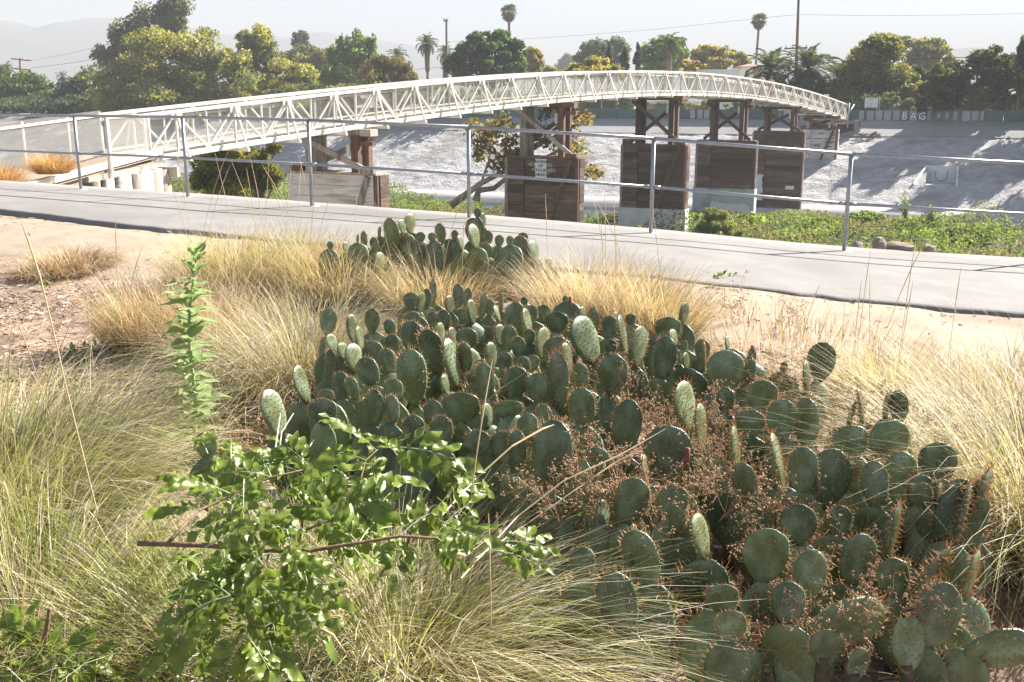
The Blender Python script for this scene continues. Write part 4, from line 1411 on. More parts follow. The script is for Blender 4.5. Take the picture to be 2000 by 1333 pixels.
wire('thin overhead wire rising from the orange-armed pole to the tall pole', [(874, 82, 128), (960, 80, 126), (1050, 75, 124), (1150, 68, 122), (1280, 58, 118), (1400, 45, 114), (1500, 34, 110), (1559, 29, 108)], 0.012)
wire('thin overhead wire leaving the tall pole towards the right edge', [(1559, 29, 108), (1700, 31, 107), (1850, 30, 106), (2060, 26, 105)], 0.012)
wire('dark cable crossing in front of the tall yellow-green tree', [(1553, 118, 96), (1650, 120, 95), (1720, 118, 93), (1800, 115.5, 90), (1870, 113, 86), (1980, 108, 82), (2080, 102, 80)], 0.028)
wire('lower wire from the left pole towards the eucalyptus', [(58, 134, 165), (120, 126, 160), (190, 116, 155), (260, 104, 152)], 0.024)
wire('upper wire from the left pole towards the eucalyptus', [(58, 119, 165), (120, 108, 160), (190, 92, 155), (260, 74, 152)], 0.016)
wire('low cable strung across behind the cypresses', [(1140, 139, 120), (1230, 138, 120), (1330, 138.5, 120), (1420, 133, 118), (1480, 130, 116), (1553, 118, 108)], 0.025)
wire('cable strung in front of the poplar', [(470, 140, 125), (600, 142, 125), (720, 141, 126), (800, 137, 127), (872, 131, 128)], 0.02)

# posts of a fence on the levee behind the wall
lf = thing('levee_fence', 'thin wire fence with pale posts behind the green wall', 'fence', (*fl(-20, WB + 1.2), ZT), FANG)
pmsh = MB().tube([(0, 0, -0.2), (0, 0, 1.9)], 0.035, 6).mesh('post', m_galv)
for i in range(-16, 14):
    link('post', pmsh, lf, (i * 3.6, 0, 0))
b = chainlink(lambda u, v: (-57.6 + u, 0, 0.1 + v), 105, 1.6, 0.16, 0.004)
b.build('chain_link_mesh', m_galv, lf)['kind'] = 'stuff'

# ------------------------------------------------------------------ trees and growth on the river bed
def rb(px, py, z=-5.9):
    return atz(px, py, z)


# sycamore leaning behind the sign pier
sy0 = atz(905, 392, -5.9)
SYY = 50.0
sy = thing('sycamore', 'leaning sycamore with sparse orange-yellow leaves behind the sign pier', 'tree', at(895, 392, SYY) * 1.0)
b = MB()
SYB = {}
def sp(px, py, dy=0): return at(px, py, SYY + dy)
b.tube([sp(880, 402), sp(910, 380), sp(940, 358), sp(985, 335), sp(1030, 300), sp(1070, 265), sp(1110, 225)], [0.19, 0.16, 0.13, 0.11, 0.09, 0.07, 0.035], 8)
b.tube([sp(930, 392, .4), sp(935, 372, .5), sp(965, 368, .6), sp(985, 352, .8), sp(1040, 320, 1.2), sp(1120, 280, 1.6), sp(1160, 300, 1.6)], [0.2, 0.17, 0.13, 0.11, 0.08, 0.05, 0.02], 8)
for (q, e) in (((940, 358), (960, 290)), ((985, 335), (930, 250)), ((985, 335), (985, 240)), ((1030, 300), (1140, 240)), ((1040, 320), (1150, 330)), ((1040, 320), (1180, 345)), ((1070, 265), (1150, 215))):
    b.tube([sp(*q), sp((q[0] + e[0]) / 2 + 4, (q[1] + e[1]) / 2 - 8), sp(*e)], [0.07, 0.05, 0.02], 5, False)
b.build('trunk', m_barkp, sy, True, True)
SB = [(sp(950, 270), (0.9, 1.2, 0.9)), (sp(985, 250), (0.8, 1, 0.8)), (sp(940, 300), (0.55, 0.9, 0.6)), (sp(1010, 300), (1.0, 1.2, 0.9)), (sp(1060, 260), (0.9, 1.2, 0.9)), (sp(1115, 285), (0.9, 1.2, 0.9)),
      (sp(1125, 230), (0.85, 1.0, 0.6)), (sp(1140, 330), (0.85, 1.1, 0.55)), (sp(1165, 340), (0.5, 0.8, 0.35)), (sp(1085, 210), (0.7, 0.9, 0.5)), (sp(970, 320), (0.6, .9, .5)), (sp(925, 245), (0.5, .8, .4))]
P_, ids = crown_points(SB, 3900, 0.36, 0.25)
cl = jcol(ids.max() + 1, [(0.25, 0.20, 0.085), (0.21, 0.19, 0.085), (0.17, 0.175, 0.075), (0.28, 0.20, 0.09)], 0.15)
V, F, C = leafquads(P_, 0.17 * (0.6 + 0.8 * rng.random(len(P_))), np.clip(cl[ids] * (1 + rng.normal(size=(len(P_), 1)) * 0.2), 0.01, 0.8), 0.8)
link('crown', npmesh('crown', V - np.array(sy.location), F, m_leaf, C), sy)

# willow under the near span
tree('riverside_willow', 'dark bushy willow growing below the near span of the bridge', 41, [(480, 315, 52, 34), (420, 330, 48, 40), (520, 345, 36, 28), (400, 355, 34, 30), (455, 290, 44, 18), (535, 290, 16, 12), (470, 360, 60, 24)], 0.15,
     [(0.075, 0.088, 0.03), (0.10, 0.11, 0.03), (0.19, 0.18, 0.035), (0.06, 0.07, 0.028)], 11000, base=475, trunk_r=0.2, group=None, zbase=-6.2, clump=0.34, shell=0.25, aspect=0.3)

# ground cover on the bar of the river
NG = 400000
A_ = rng.uniform(-62, 46, NG)
B_ = rng.uniform(-44, -7.0, NG)
isl = island(A_, B_)
X_, Y_ = fl(A_, B_)
ppx = 1000 + X_ / Y_ * 2000 * 0.98
keep = (isl > 0.45) & (ppx > 150) & (ppx < 2150)
A_, B_, X_, Y_, ppx = A_[keep], B_[keep], X_[keep], Y_[keep], ppx[keep]
mound = 0.25 + 1.5 * vnoise(A_, B_, 0.42, 21) ** 1.5 * (0.4 + vnoise(A_, B_, 0.12, 22)) + 0.35 * vnoise(A_, B_, 1.1, 23)
mound *= np.where((ppx > 1120) & (ppx < 1235), 0.5, 1.0)
hgt = mound * (1 - 0.55 * rng.random(len(A_)) ** 1.5)
Z_ = -6.55 + hgt
cl = np.array([(0.15, 0.21, 0.06), (0.19, 0.255, 0.075), (0.11, 0.155, 0.055), (0.18, 0.18, 0.09)])
kk = np.clip((vnoise(A_, B_, 0.7, 24) * 5).astype(int), 0, 3)
col = cl[kk] * (1 + rng.normal(size=(len(A_), 1)) * 0.2)
V, F, C = leafquads(np.stack([X_, Y_, Z_], 1), 0.155 * (0.5 + 0.9 * rng.random(len(A_))), np.clip(col, 0.01, 0.8), 0.7)
o = link('ground_cover', npmesh('ground_cover', V, F, m_leaf, C))
tag(o, 'bright green leafy growth covering the river bar', None, None, 'stuff')

# bushes rising from it
tree('feathery_bush', 'feathery grey-green bush before the grey-green pier base', 51, [(1400, 440, 32, 30), (1375, 452, 20, 22), (1425, 450, 26, 22), (1390, 420, 16, 14)], 0.2, [(0.12, 0.15, 0.06), (0.10, 0.12, 0.05), (0.15, 0.17, 0.07)], 5000, limbs=False, cat='bush', group=None, zbase=-6.5, aspect=0.16, tilt=0.8)
for (px, py, rx, ry, lab) in [(1690, 425, 34, 12, 'low rounded green bush left of the tall sapling on the river bar'), (1600, 440, 40, 14, 'low green bush on the river bar below the brown pier'), (1790, 440, 40, 15, 'low dense bush below the tall sapling on the river bar'), (1890, 455, 46, 16, 'large low bush near the right end of the river bar')]:
    Yb = float(atz(px, py + ry, -6.3)[1])
    tree('low_bush', lab, Yb, [(px, py, rx, ry), (px - rx * 0.6, py + 4, rx * 0.6, ry * 0.8), (px + rx * 0.6, py + 4, rx * 0.6, ry * 0.8)], 0.17, [(0.12, 0.18, 0.05), (0.15, 0.20, 0.06), (0.09, 0.13, 0.045)], 4200, limbs=False, cat='bush', group='bushes on the river bar', zbase=-6.55, clump=0.24)
for (px, ty, by, Y, lab) in [(1769, 372, 428, 56, 'tall leafy sapling standing up from the river bar'), (1823, 398, 432, 56, 'shorter thin sapling right of the tall one')]:
    p = at(px, by, Y)
    tp = at(px, ty, Y)
    r = thing('sapling', lab, 'sapling', p)
    b = MB()
    P_ = []
    for k in range(9):
        e = tp + Vector((random.uniform(-.55, .55), random.uniform(-.3, .3), random.uniform(-.9, .05)))
        b.tube([p, p.lerp(e, 0.5) + Vector((random.uniform(-.06, .06), 0, 0)), e], [0.02, 0.014, 0.006], 4, False)
        for t in np.linspace(0.35, 1, 14):
            P_.append(np.array(p.lerp(e, t)) + rng.normal(size=3) * 0.05)
    b.build('stem', m_bark, r, False, True)
    V, F, C = leafquads(np.array(P_), 0.24, jcol(len(P_), [(0.16, 0.22, 0.07), (0.12, 0.18, 0.05)]), 0.3)
    link('leaves', npmesh('leaves', V - np.array(r.location), F, m_leaf, C), r)
# broad-leaved plant at the foot of pier 5
r = thing('broad_leaf_plant', 'plant with a few very large bright leaves at the foot of the grey-green pier', 'plant', at(1478, 430, 60))
for k in range(7):
    c = at(1478 + random.uniform(-14, 14), 425 + random.uniform(-14, 10), 59.5)
    V, F, C = leafquads(np.array([c]), 0.55, jcol(1, [(0.18, 0.26, 0.06)]), 0.8)
    link('leaf', npmesh('leaf', V - np.array(r.location), F, m_leaf, C), r)

# ------------------------------------------------------------------ rocks on the path shoulder, debris on the far bank
def rock(label, px, py, sz, Y, seed):
    bm = bmesh.new()
    bmesh.ops.create_icosphere(bm, subdivisions=2, radius=1)
    rr = random.Random(seed)
    dirs = [Vector((rr.gauss(0, 1), rr.gauss(0, 1), rr.gauss(0, 1))).normalized() for _ in range(9)]
    for v in bm.verts:
        n_ = v.co.normalized()
        d = 1.0
        for q in dirs:
            d = min(d, 0.78 / max(0.25, n_.dot(q)) if n_.dot(q) > 0.6 else d)
        v.co = Vector((n_.x * sz[0], n_.y * sz[1], n_.z * sz[2])) * d
    me = bpy.data.meshes.new('rock')
    bm.to_mesh(me)
    bm.free()
    me.materials.append(m_stone)
    o = link('rock', me)
    p = at(px, py, Y)
    o.location = (p.x, float(yf(p.x)) + 0.66, float(zf(p.x)) - 0.05 + sz[2] * 0.6)
    o.rotation_euler = (0, 0, rr.uniform(0, 3))
    return tag(o, label, 'rock', 'rocks on the edge of the path')


import bmesh
rock('small brown rock right of the railing post above the path edge', 1682, 489, (0.10, 0.08, 0.07), 12.2, 1)
rock('upright blocky brown rock beside the path edge', 1724, 490, (0.11, 0.09, 0.11), 12.2, 2)
rock('long flat-lying brown rock beside the path edge', 1768, 494, (0.26, 0.10, 0.08), 12.1, 3)
rock('pointed brown rock nearest the right end of the row by the path', 1830, 500, (0.10, 0.08, 0.08), 12.0, 5)
p = rb(1692, 252, -0.9)
aD, bD = flow_of(*[float(v) for v in (at(1692, 252, 83).x, 83)])
db = thing('driftwood_pile', 'small heap of dry branches lying near the top of the far bank', 'driftwood', (*fl(aD, BW - 2.6), float(zslope(BW - 2.6))))
b = MB()
for k in range(40):
    c = 0.6 * Vector((random.uniform(-1.6, 1.4), random.uniform(-0.5, 0.4), random.uniform(0.05, 0.35)))
    d = Vector((random.uniform(-1, 1), random.uniform(-.5, .5), random.uniform(-.15, .25))) * 0.45
    b.tube([c - d, c + d], [random.uniform(0.02, 0.05), 0.012], 4)
b.build('branches', m_stem, db)
MB().tube([(0.0, -0.2, 0.1), (0.35, -0.15, 0.3), (0.55, -0.1, 0.42)], [0.11, 0.10, 0.06], 7).build('log', m_barkp, db, True)

# ------------------------------------------------------------------ two people on the bridge
def person(label, px, shirt, t_guess, lean):
    c0 = R0 + BN * BWID * 0.55
    a, y, dz = ray(px, 160)
    k = a / y
    t = (k * c0[1] - c0[0]) / ((R1[0] - R0[0]) - k * (R1[1] - R0[1]))
    p = bpt(t, 0.55, 0.1)
    r = thing('person', label, 'person', p, FANG)
    me = bpy.data.meshes.new('body')
    V = [(0, 0, 0.92), (0, 0.02, 1.15), (0, 0.0 + lean * .5, 1.38), (0, lean * .8, 1.50), (0, lean * 1.0, 1.60), (0, lean * 1.05, 1.70),
         (0.18, lean * .5, 1.40), (0.25, lean * .4 - 0.02, 1.12), (0.22, lean - 0.22, 1.05), (-0.18, lean * .5, 1.40), (-0.25, lean * .4 - 0.02, 1.12), (-0.22, lean - 0.22, 1.05),
         (0.1, 0, 0.86), (0.11, -0.02, 0.48), (0.11, 0.02, 0.08), (0.11, -0.13, 0.04), (-0.1, 0, 0.86), (-0.11, -0.02, 0.48), (-0.11, 0.02, 0.08), (-0.11, -0.13, 0.04)]
    E = [(0, 1), (1, 2), (2, 3), (3, 4), (4, 5), (2, 6), (6, 7), (7, 8), (2, 9), (9, 10), (10, 11), (0, 12), (12, 13), (13, 14), (14, 15), (0, 16), (16, 17), (17, 18), (18, 19)]
    rad = [0.15, 0.14, 0.16, 0.06, 0.10, 0.085, 0.07, 0.05, 0.04, 0.07, 0.05, 0.04, 0.095, 0.065, 0.045, 0.04, 0.095, 0.065, 0.045, 0.04]
    me.from_pydata(V, E, [])
    o = link('body', me, r)
    sk = o.modifiers.new('skin', 'SKIN')
    for i, q in enumerate(rad):
        me.skin_vertices[0].data[i].radius = (q, q * (0.8 if i < 3 else 1))
    me.skin_vertices[0].data[0].use_root = True
    o.modifiers.new('sub', 'SUBSURF').levels = 1
    me.materials.append(m_skin)
    b = MB()
    b.tube([(0, 0, 0.88), (0, 0.02, 1.15), (0, lean * .5, 1.40), (0, lean * .6, 1.46)], [0.19, 0.18, 0.215, 0.10], 10)
    b.build('shirt', shirt, r, True)
    b = MB()
    b.tube([(0, lean * 1.03 + 0.02, 1.60), (0, lean * 1.06 + 0.02, 1.68), (0, lean * 1.08 + 0.015, 1.745)], [0.108, 0.112, 0.05], 10)
    b.build('hair', m_hair, r, True)
    return r


person('person with dark hair and pale top, left of the two on the bridge', 1488, m_shirtw, 0.7, -0.12)
person('person in a pink top, right of the two on the bridge', 1506, m_shirtr, 0.7, -0.05)
#%%PART3%%


# ================================================================== planting bed in front of the path
def bedY(px, py, z):
    """distance at which the sight line through a photo point is z above the bed"""
    return float(atz(px, py, z)[1])


# mulch: wood chips lying on the soil
def scatter_chips(n, xr, yr, dens, name, label, cols, L=(0.015, 0.06), wd=0.25):
    x = rng.uniform(*xr, n)
    y = rng.uniform(*yr, n)
    k = dens(x, y) > rng.random(n)
    x, y = x[k], y[k]
    n = len(x)
    z = zg(x, y) + rng.random(n) * 0.02 + 0.003
    a = rng.uniform(0, 2 * PI, n)
    ln = rng.uniform(*L, n)
    d = np.stack([np.cos(a), np.sin(a), rng.normal(size=n) * 0.22], 1)
    s = np.stack([-np.sin(a), np.cos(a), rng.normal(size=n) * 0.35], 1)
    C = np.stack([x, y, z], 1)
    h = (d * (ln / 2)[:, None])
    w_ = s * (ln * wd * (0.4 + rng.random(n)) / 2)[:, None]
    up = np.array([0, 0, 1.0]) * (ln * 0.10)[:, None]
    V = np.stack([C - h - w_, C + h - w_ * 0.6, C + h * 1.05 + up, C - h * 0.95 + up, C + h + w_ * 0.8, C - h + w_], 1).reshape(-1, 3)
    b = np.arange(n)[:, None] * 6
    F = np.concatenate([b + np.array([[0, 1, 2, 3]]), b + np.array([[3, 2, 4, 5]])])
    col = np.repeat(jcol(n, cols, 0.25), 6, axis=0)
    o = link(name, npmesh(name, V, F, m_chip, col))
    return tag(o, label, None, None, 'stuff')


m_chip = MCOL('wood_chips', 0.05, 0.9, 0.1)


def d_mulch(x, y):
    s = sd(x, y)
    r = np.hypot(x, y)
    return sstep(PW + 2.0, PW + 3.6, s) * np.clip(10.0 / np.maximum(r, 1.2) ** 1.1, 0, 1) * (0.35 + 0.65 * (vnoise(x, y, 1.3, 31) > 0.35))


scatter_chips(100000, (-6.0, 5.0), (1.6, 10.0), d_mulch, 'wood_chip_mulch', 'grey-brown wood chip mulch covering the bed',
              [(0.29, 0.205, 0.145), (0.38, 0.30, 0.235), (0.19, 0.125, 0.085), (0.46, 0.385, 0.31), (0.24, 0.16, 0.11)])
scatter_chips(15000, (-9, 9), (5.0, 16.0), lambda x, y: sstep(PW + 0.0, PW + 0.15, sd(x, y)) * (0.12 + 0.8 * (sd(x, y) < PW + 0.35) * (vnoise(x, y, 1.1, 33) > 0.4)),
              'trail_litter', 'bits of straw and twig along the edge of the paved path', [(0.30, 0.20, 0.12), (0.2, 0.13, 0.08), (0.42, 0.30, 0.19)], (0.02, 0.08), 0.12)


# ---------------------------------------------------------------- grass clumps
STRAW = [(0.62, 0.54, 0.38), (0.72, 0.66, 0.51), (0.50, 0.41, 0.27)]
GOLD = [(0.66, 0.51, 0.32), (0.74, 0.61, 0.43), (0.52, 0.37, 0.22), (0.60, 0.47, 0.33)]
GREEN = [(0.33, 0.36, 0.08), (0.23, 0.28, 0.06), (0.45, 0.46, 0.14)]
BROWN = [(0.36, 0.22, 0.12), (0.28, 0.17, 0.095), (0.44, 0.29, 0.17)]


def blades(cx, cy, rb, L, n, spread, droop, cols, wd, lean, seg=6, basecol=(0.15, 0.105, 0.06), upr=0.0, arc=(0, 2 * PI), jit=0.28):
    n = int(n * 0.62)
    wd = wd * 1.4
    ph = rng.uniform(*arc, n)
    u = np.sqrt(rng.random(n))
    bx, by = cx + rb * u * np.cos(ph), cy + rb * u * np.sin(ph)
    bz = zg(bx, by) - 0.01
    az = ph + rng.normal(size=n) * 0.75
    th = np.abs(spread * (0.15 + 0.85 * u) * (0.65 + 0.5 * rng.random(n)) + upr) + 0.04
    dr = droop * (0.35 + 1.0 * rng.random(n))
    ln = L * (0.5 + 0.55 * rng.random(n))
    hx, hy = np.cos(az), np.sin(az)
    pts = np.zeros((n, seg + 1, 3))
    p = np.stack([bx, by, bz], 1)
    pts[:, 0] = p
    for i in range(seg):
        f = (i + 0.5) / seg
        a = th + dr * f ** 1.6
        st = ln / seg
        p = p + np.stack([hx * np.sin(a) * st + lean[0] * st * f, hy * np.sin(a) * st + lean[1] * st * f, np.cos(a) * st], 1)
        pts[:, i + 1] = p
    kk = rng.random(n) < 0.24
    ki = rng.integers(2, seg, n)
    for i in range(3, seg + 1):
        m_ = kk & (ki < i)
        f_ = (rng.random(n) * 0.5 + 0.5) * ln / seg
        az2 = az + 1.2
        pts[m_, i] = pts[m_, i - 1] + np.stack([np.cos(az2) * f_, np.sin(az2) * f_, -0.55 * f_], 1)[m_]
    gzv = zg(pts[:, :, 0], pts[:, :, 1]) + 0.01
    pts[:, :, 2] = np.maximum(pts[:, :, 2], gzv)
    tw = rng.uniform(0, PI, n)
    sx = -hy * np.cos(tw) + hx * np.sin(tw) * 0.6
    sy = hx * np.cos(tw) + hy * np.sin(tw) * 0.6
    sv = np.stack([sx, sy, 0.35 * np.sin(tw)], 1)
    t = np.linspace(0, 1, seg + 1)
    w_ = wd * (0.7 + 0.6 * rng.random(n))[:, None] * (1 - 0.88 * t ** 1.3)[None, :] * 0.5
    off = sv[:, None, :] * w_[:, :, None]
    V = np.stack([pts - off, pts + off], 2).reshape(n, -1, 3)
    k = (seg + 1) * 2
    base = (np.arange(n) * k)[:, None, None]
    q = np.array([[2 * i, 2 * i + 1, 2 * i + 3, 2 * i + 2] for i in range(seg)])[None]
    F = (base + q).reshape(-1, 4)
    c = jcol(n, cols, jit)
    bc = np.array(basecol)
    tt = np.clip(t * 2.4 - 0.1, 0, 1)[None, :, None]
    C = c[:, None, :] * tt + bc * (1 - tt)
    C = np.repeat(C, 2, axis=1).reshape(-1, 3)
    return V.reshape(-1, 3), F, np.clip(C, 0.01, 0.9)


def merge(parts):
    V, F, C, o = [], [], [], 0
    for v, f, c in parts:
        V.append(v)
        F.append(f + o)
        C.append(c)
        o += len(v)
    return np.concatenate(V), np.concatenate(F), np.concatenate(C)


def stalk_pts(p, h, leanx, leany, curl=0.25, n=7):
    pts = []
    for i in range(n):
        f = i / (n - 1)
        pts.append(Vector((p[0] + leanx * h * f ** 1.4, p[1] + leany * h * f ** 1.4, p[2] + h * f * (1 - curl * 0.3 * f * f))))
    return pts


def clump(label, px, py, rb, L, n, mix, spread=0.85, droop=1.1, lean=(0, 0), wd=0.0035, z=0.0, Y=None, group='grass clumps in the bed', stalks=0, stalk_h=1.1, cat='grass clump', basecol=(0.15, 0.105, 0.06), name='grass_clump', slean=0.15):
    p = atz(px, py, z) if Y is None else at(px, py, Y)
    cx, cy = p.x, p.y
    parts = []
    for (cols, fr, lk, sk) in mix:
        if cols is STRAW and cy > 4.4: cols = GOLD
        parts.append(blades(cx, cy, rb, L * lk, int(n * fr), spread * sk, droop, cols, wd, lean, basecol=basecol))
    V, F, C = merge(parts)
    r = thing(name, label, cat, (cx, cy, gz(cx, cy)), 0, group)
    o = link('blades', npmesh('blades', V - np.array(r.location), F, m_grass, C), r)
    o['kind'] = 'stuff'
    for k in range(int(stalks * 0.55)):
        a = random.uniform(0, 2 * PI)
        q = (cx + rb * 0.8 * math.cos(a), cy + rb * 0.5 * math.sin(a))
        h = stalk_h * random.uniform(0.7, 1.1)
        pts = stalk_pts((q[0], q[1], gz(*q)), h, random.gauss(0.05, slean), random.gauss(0, slean), 0.3)
        b = MB().tube(pts, [0.0016] * 4 + [0.002, 0.0026, 0.0009], 4, False)
        b.build('seed_stalk', m_straw, r, True, True)
    return r


def mix3(s, g, b):
    m = []
    if s: m.append((STRAW, s, 1.0, 1.0))
    if g: m.append((GREEN, g, 0.95, 0.9))
    if b: m.append((BROWN, b, 0.8, 1.1))
    return m


clump('large green and straw grass clump spilling in from the left edge', 0, 1020, 0.46, 0.88, 9500, mix3(0.45, 0.5, 0.05), 0.9, 1.25, (0.12, 0), 0.0036, stalks=7, stalk_h=1.25)
clump('grass clump at the bottom left corner in half shade', 60, 1300, 0.30, 0.75, 3800, mix3(0.35, 0.55, 0.1), 0.9, 1.2, (0.1, 0.05), 0.0034)
clump('low green grass under the fallen leafy branch', 430, 1300, 0.34, 0.62, 5200, mix3(0.28, 0.68, 0.04), 0.9, 1.2, (0.1, 0), 0.0032)
clump('pale grass clump at bottom centre sweeping to the right', 790, 1330, 0.34, 0.68, 10500, mix3(0.62, 0.36, 0.02), 1.0, 1.5, (0.42, -0.10), 0.0034, stalks=4, stalk_h=0.9)
clump('grass clump lying below the leafy branch in the middle of the view', 600, 1130, 0.28, 0.46, 3800, mix3(0.55, 0.40, 0.05), 0.95, 1.1, (0.0, 0), 0.003)
clump('large shaggy straw clump left of the cacti, dark beneath', 600, 770, 0.40, 0.98, 9500, [([(0.42, 0.38, 0.27), (0.54, 0.48, 0.35), (0.30, 0.28, 0.18), (0.62, 0.53, 0.37)], 0.62, 1.0, 1.0), (GREEN, 0.16, 0.95, 0.9), (BROWN, 0.22, 0.8, 1.1)], 0.9, 1.6, (0.0, -0.05), 0.0036, stalks=8, stalk_h=1.1)
clump('big grass clump at the right edge with a shaded underside', 2030, 1060, 0.42, 1.05, 9500, mix3(0.68, 0.22, 0.10), 0.92, 1.4, (-0.12, 0), 0.0038, stalks=6, stalk_h=1.2)
clump('straw grass between the far cactus and the middle cacti', 850, 618, 0.42, 0.56, 4500, mix3(0.66, 0.2, 0.14), 0.7, 0.9, (0.05, 0), 0.004, stalks=6, stalk_h=1.0)
clump('straw grass just left of the far cactus by the path', 660, 600, 0.40, 0.64, 5000, mix3(0.64, 0.26, 0.1), 0.75, 0.95, (0.08, 0), 0.004, stalks=8, stalk_h=1.15)
clump('golden grass clump right of the far cactus', 1160, 640, 0.42, 0.70, 6000, mix3(0.74, 0.14, 0.12), 0.75, 0.9, (0.1, 0), 0.004, stalks=10, stalk_h=1.1)
clump('golden grass clump behind the right shoulder of the middle cacti', 1270, 665, 0.30, 0.66, 4200, mix3(0.72, 0.2, 0.08), 0.7, 0.8, (0.1, 0), 0.004, stalks=8, stalk_h=1.0)
clump('yellow-green grass clump nearest the path, left of centre', 470, 585, 0.48, 0.68, 6500, mix3(0.58, 0.36, 0.06), 0.75, 0.95, (0.08, 0), 0.0042, stalks=14, stalk_h=1.25)
clump('greenish grass clump between the nearest-to-path clump and the far cactus', 590, 580, 0.40, 0.64, 5000, mix3(0.58, 0.34, 0.08), 0.75, 0.95, (0.1, 0), 0.0042, stalks=8, stalk_h=1.2)
clump('brown dried grass standing left of the tall leafy weed', 320, 690, 0.34, 0.70, 4000, mix3(0.3, 0.04, 0.66), 0.5, 0.7, (0.05, 0), 0.0035, stalks=5, stalk_h=0.9)
clump('brown dried grass behind the tall leafy weed', 440, 690, 0.36, 0.70, 4200, mix3(0.45, 0.05, 0.5), 0.6, 0.8, (0.05, 0), 0.0035)
clump('small mounded brown tuft on the dirt at far left', 135, 548, 0.40, 0.34, 3600, mix3(0.42, 0.03, 0.55), 1.0, 1.0, (0.03, 0), 0.005)
clump('small stiff green tuft on the mulch left of the brown grass', 255, 688, 0.12, 0.46, 700, mix3(0.3, 0.7, 0.0), 0.55, 0.35, (0, 0), 0.006)
clump('yellow-green clump right of the single tall cactus pad', 1730, 790, 0.26, 0.52, 3200, mix3(0.66, 0.28, 0.06), 0.75, 0.85, (0.02, 0), 0.0036, stalks=12, stalk_h=0.95)
clump('straw clump behind the big right-hand grass near the trail', 1950, 810, 0.40, 0.54, 4200, mix3(0.72, 0.18, 0.10), 0.85, 1.0, (-0.03, 0), 0.0038, stalks=8, stalk_h=1.0)
clump('sparse dry straw at the right rear edge of the bed', 1560, 690, 0.9, 0.40, 1500, mix3(0.75, 0.05, 0.2), 0.6, 0.6, (0.05, 0), 0.0032, stalks=10, stalk_h=0.6)
clump('thin dry straw on the mulch at mid left', 150, 800, 0.55, 0.26, 700, mix3(0.7, 0.1, 0.2), 0.9, 0.9, (0.1, 0), 0.003, stalks=4, stalk_h=0.7)
clump('tangled dry straw at the foot of the tall leafy weed', 470, 850, 0.42, 0.38, 2200, mix3(0.5, 0.05, 0.45), 1.0, 0.9, (0.0, 0), 0.003)
clump('dark tangle of brown straw under the near cacti', 1380, 1180, 0.5, 0.30, 1500, mix3(0.2, 0.02, 0.78), 0.9, 0.8, (0.0, 0), 0.003)
clump('brown straw under the middle cacti', 900, 880, 0.6, 0.36, 2600, mix3(0.3, 0.04, 0.66), 0.9, 0.8, (0.0, 0), 0.003)
clump('orange-brown dry tuft on the edge of the bridge ramp', 128, 345, 0.32, 0.85, 2400, [([(0.58, 0.36, 0.15), (0.50, 0.28, 0.11), (0.64, 0.44, 0.22)], 1, 1, 1)], 0.95, 0.8, (0, 0), 0.012, Y=21.5, group='dry tufts on the bridge ramp') if False else None


def tuft_at(label, p, rb, L, n, cols, wd):
    ph = rng.uniform(0, 2 * PI, n)
    parts = blades(0, 0, rb, L, n, 0.95, 0.8, cols, wd, (0, 0), seg=4, basecol=cols[1])
    V, F, C = parts
    z0 = zg(rb * 0 + V[:, 0], V[:, 1])
    V[:, 2] -= gz(0, 0)
    r = thing('dry_tuft', label, 'grass tuft', p, 0, 'dry tufts on the bridge ramp')
    o = link('blades', npmesh('blades', V, F, m_grass, C), r)
    o['kind'] = 'stuff'


OR = [(0.58, 0.36, 0.15), (0.50, 0.28, 0.11), (0.64, 0.44, 0.22)]
tuft_at('orange dry tuft on the ramp edge nearer the first pile', (-9.75, 22.0, zdk), 0.30, 0.72, 2200, OR, 0.012)
tuft_at('orange dry tuft at the very left end of the ramp kerb', (-9.55, 19.2, zdk), 0.32, 0.62, 1800, OR, 0.012)

# ---------------------------------------------------------------- prickly pears
def pad_w(t):
    u = np.clip(t, 0, 1) ** 1.28
    return np.sqrt(np.maximum(0, 1 - np.abs(2 * u - 1) ** 2.25))


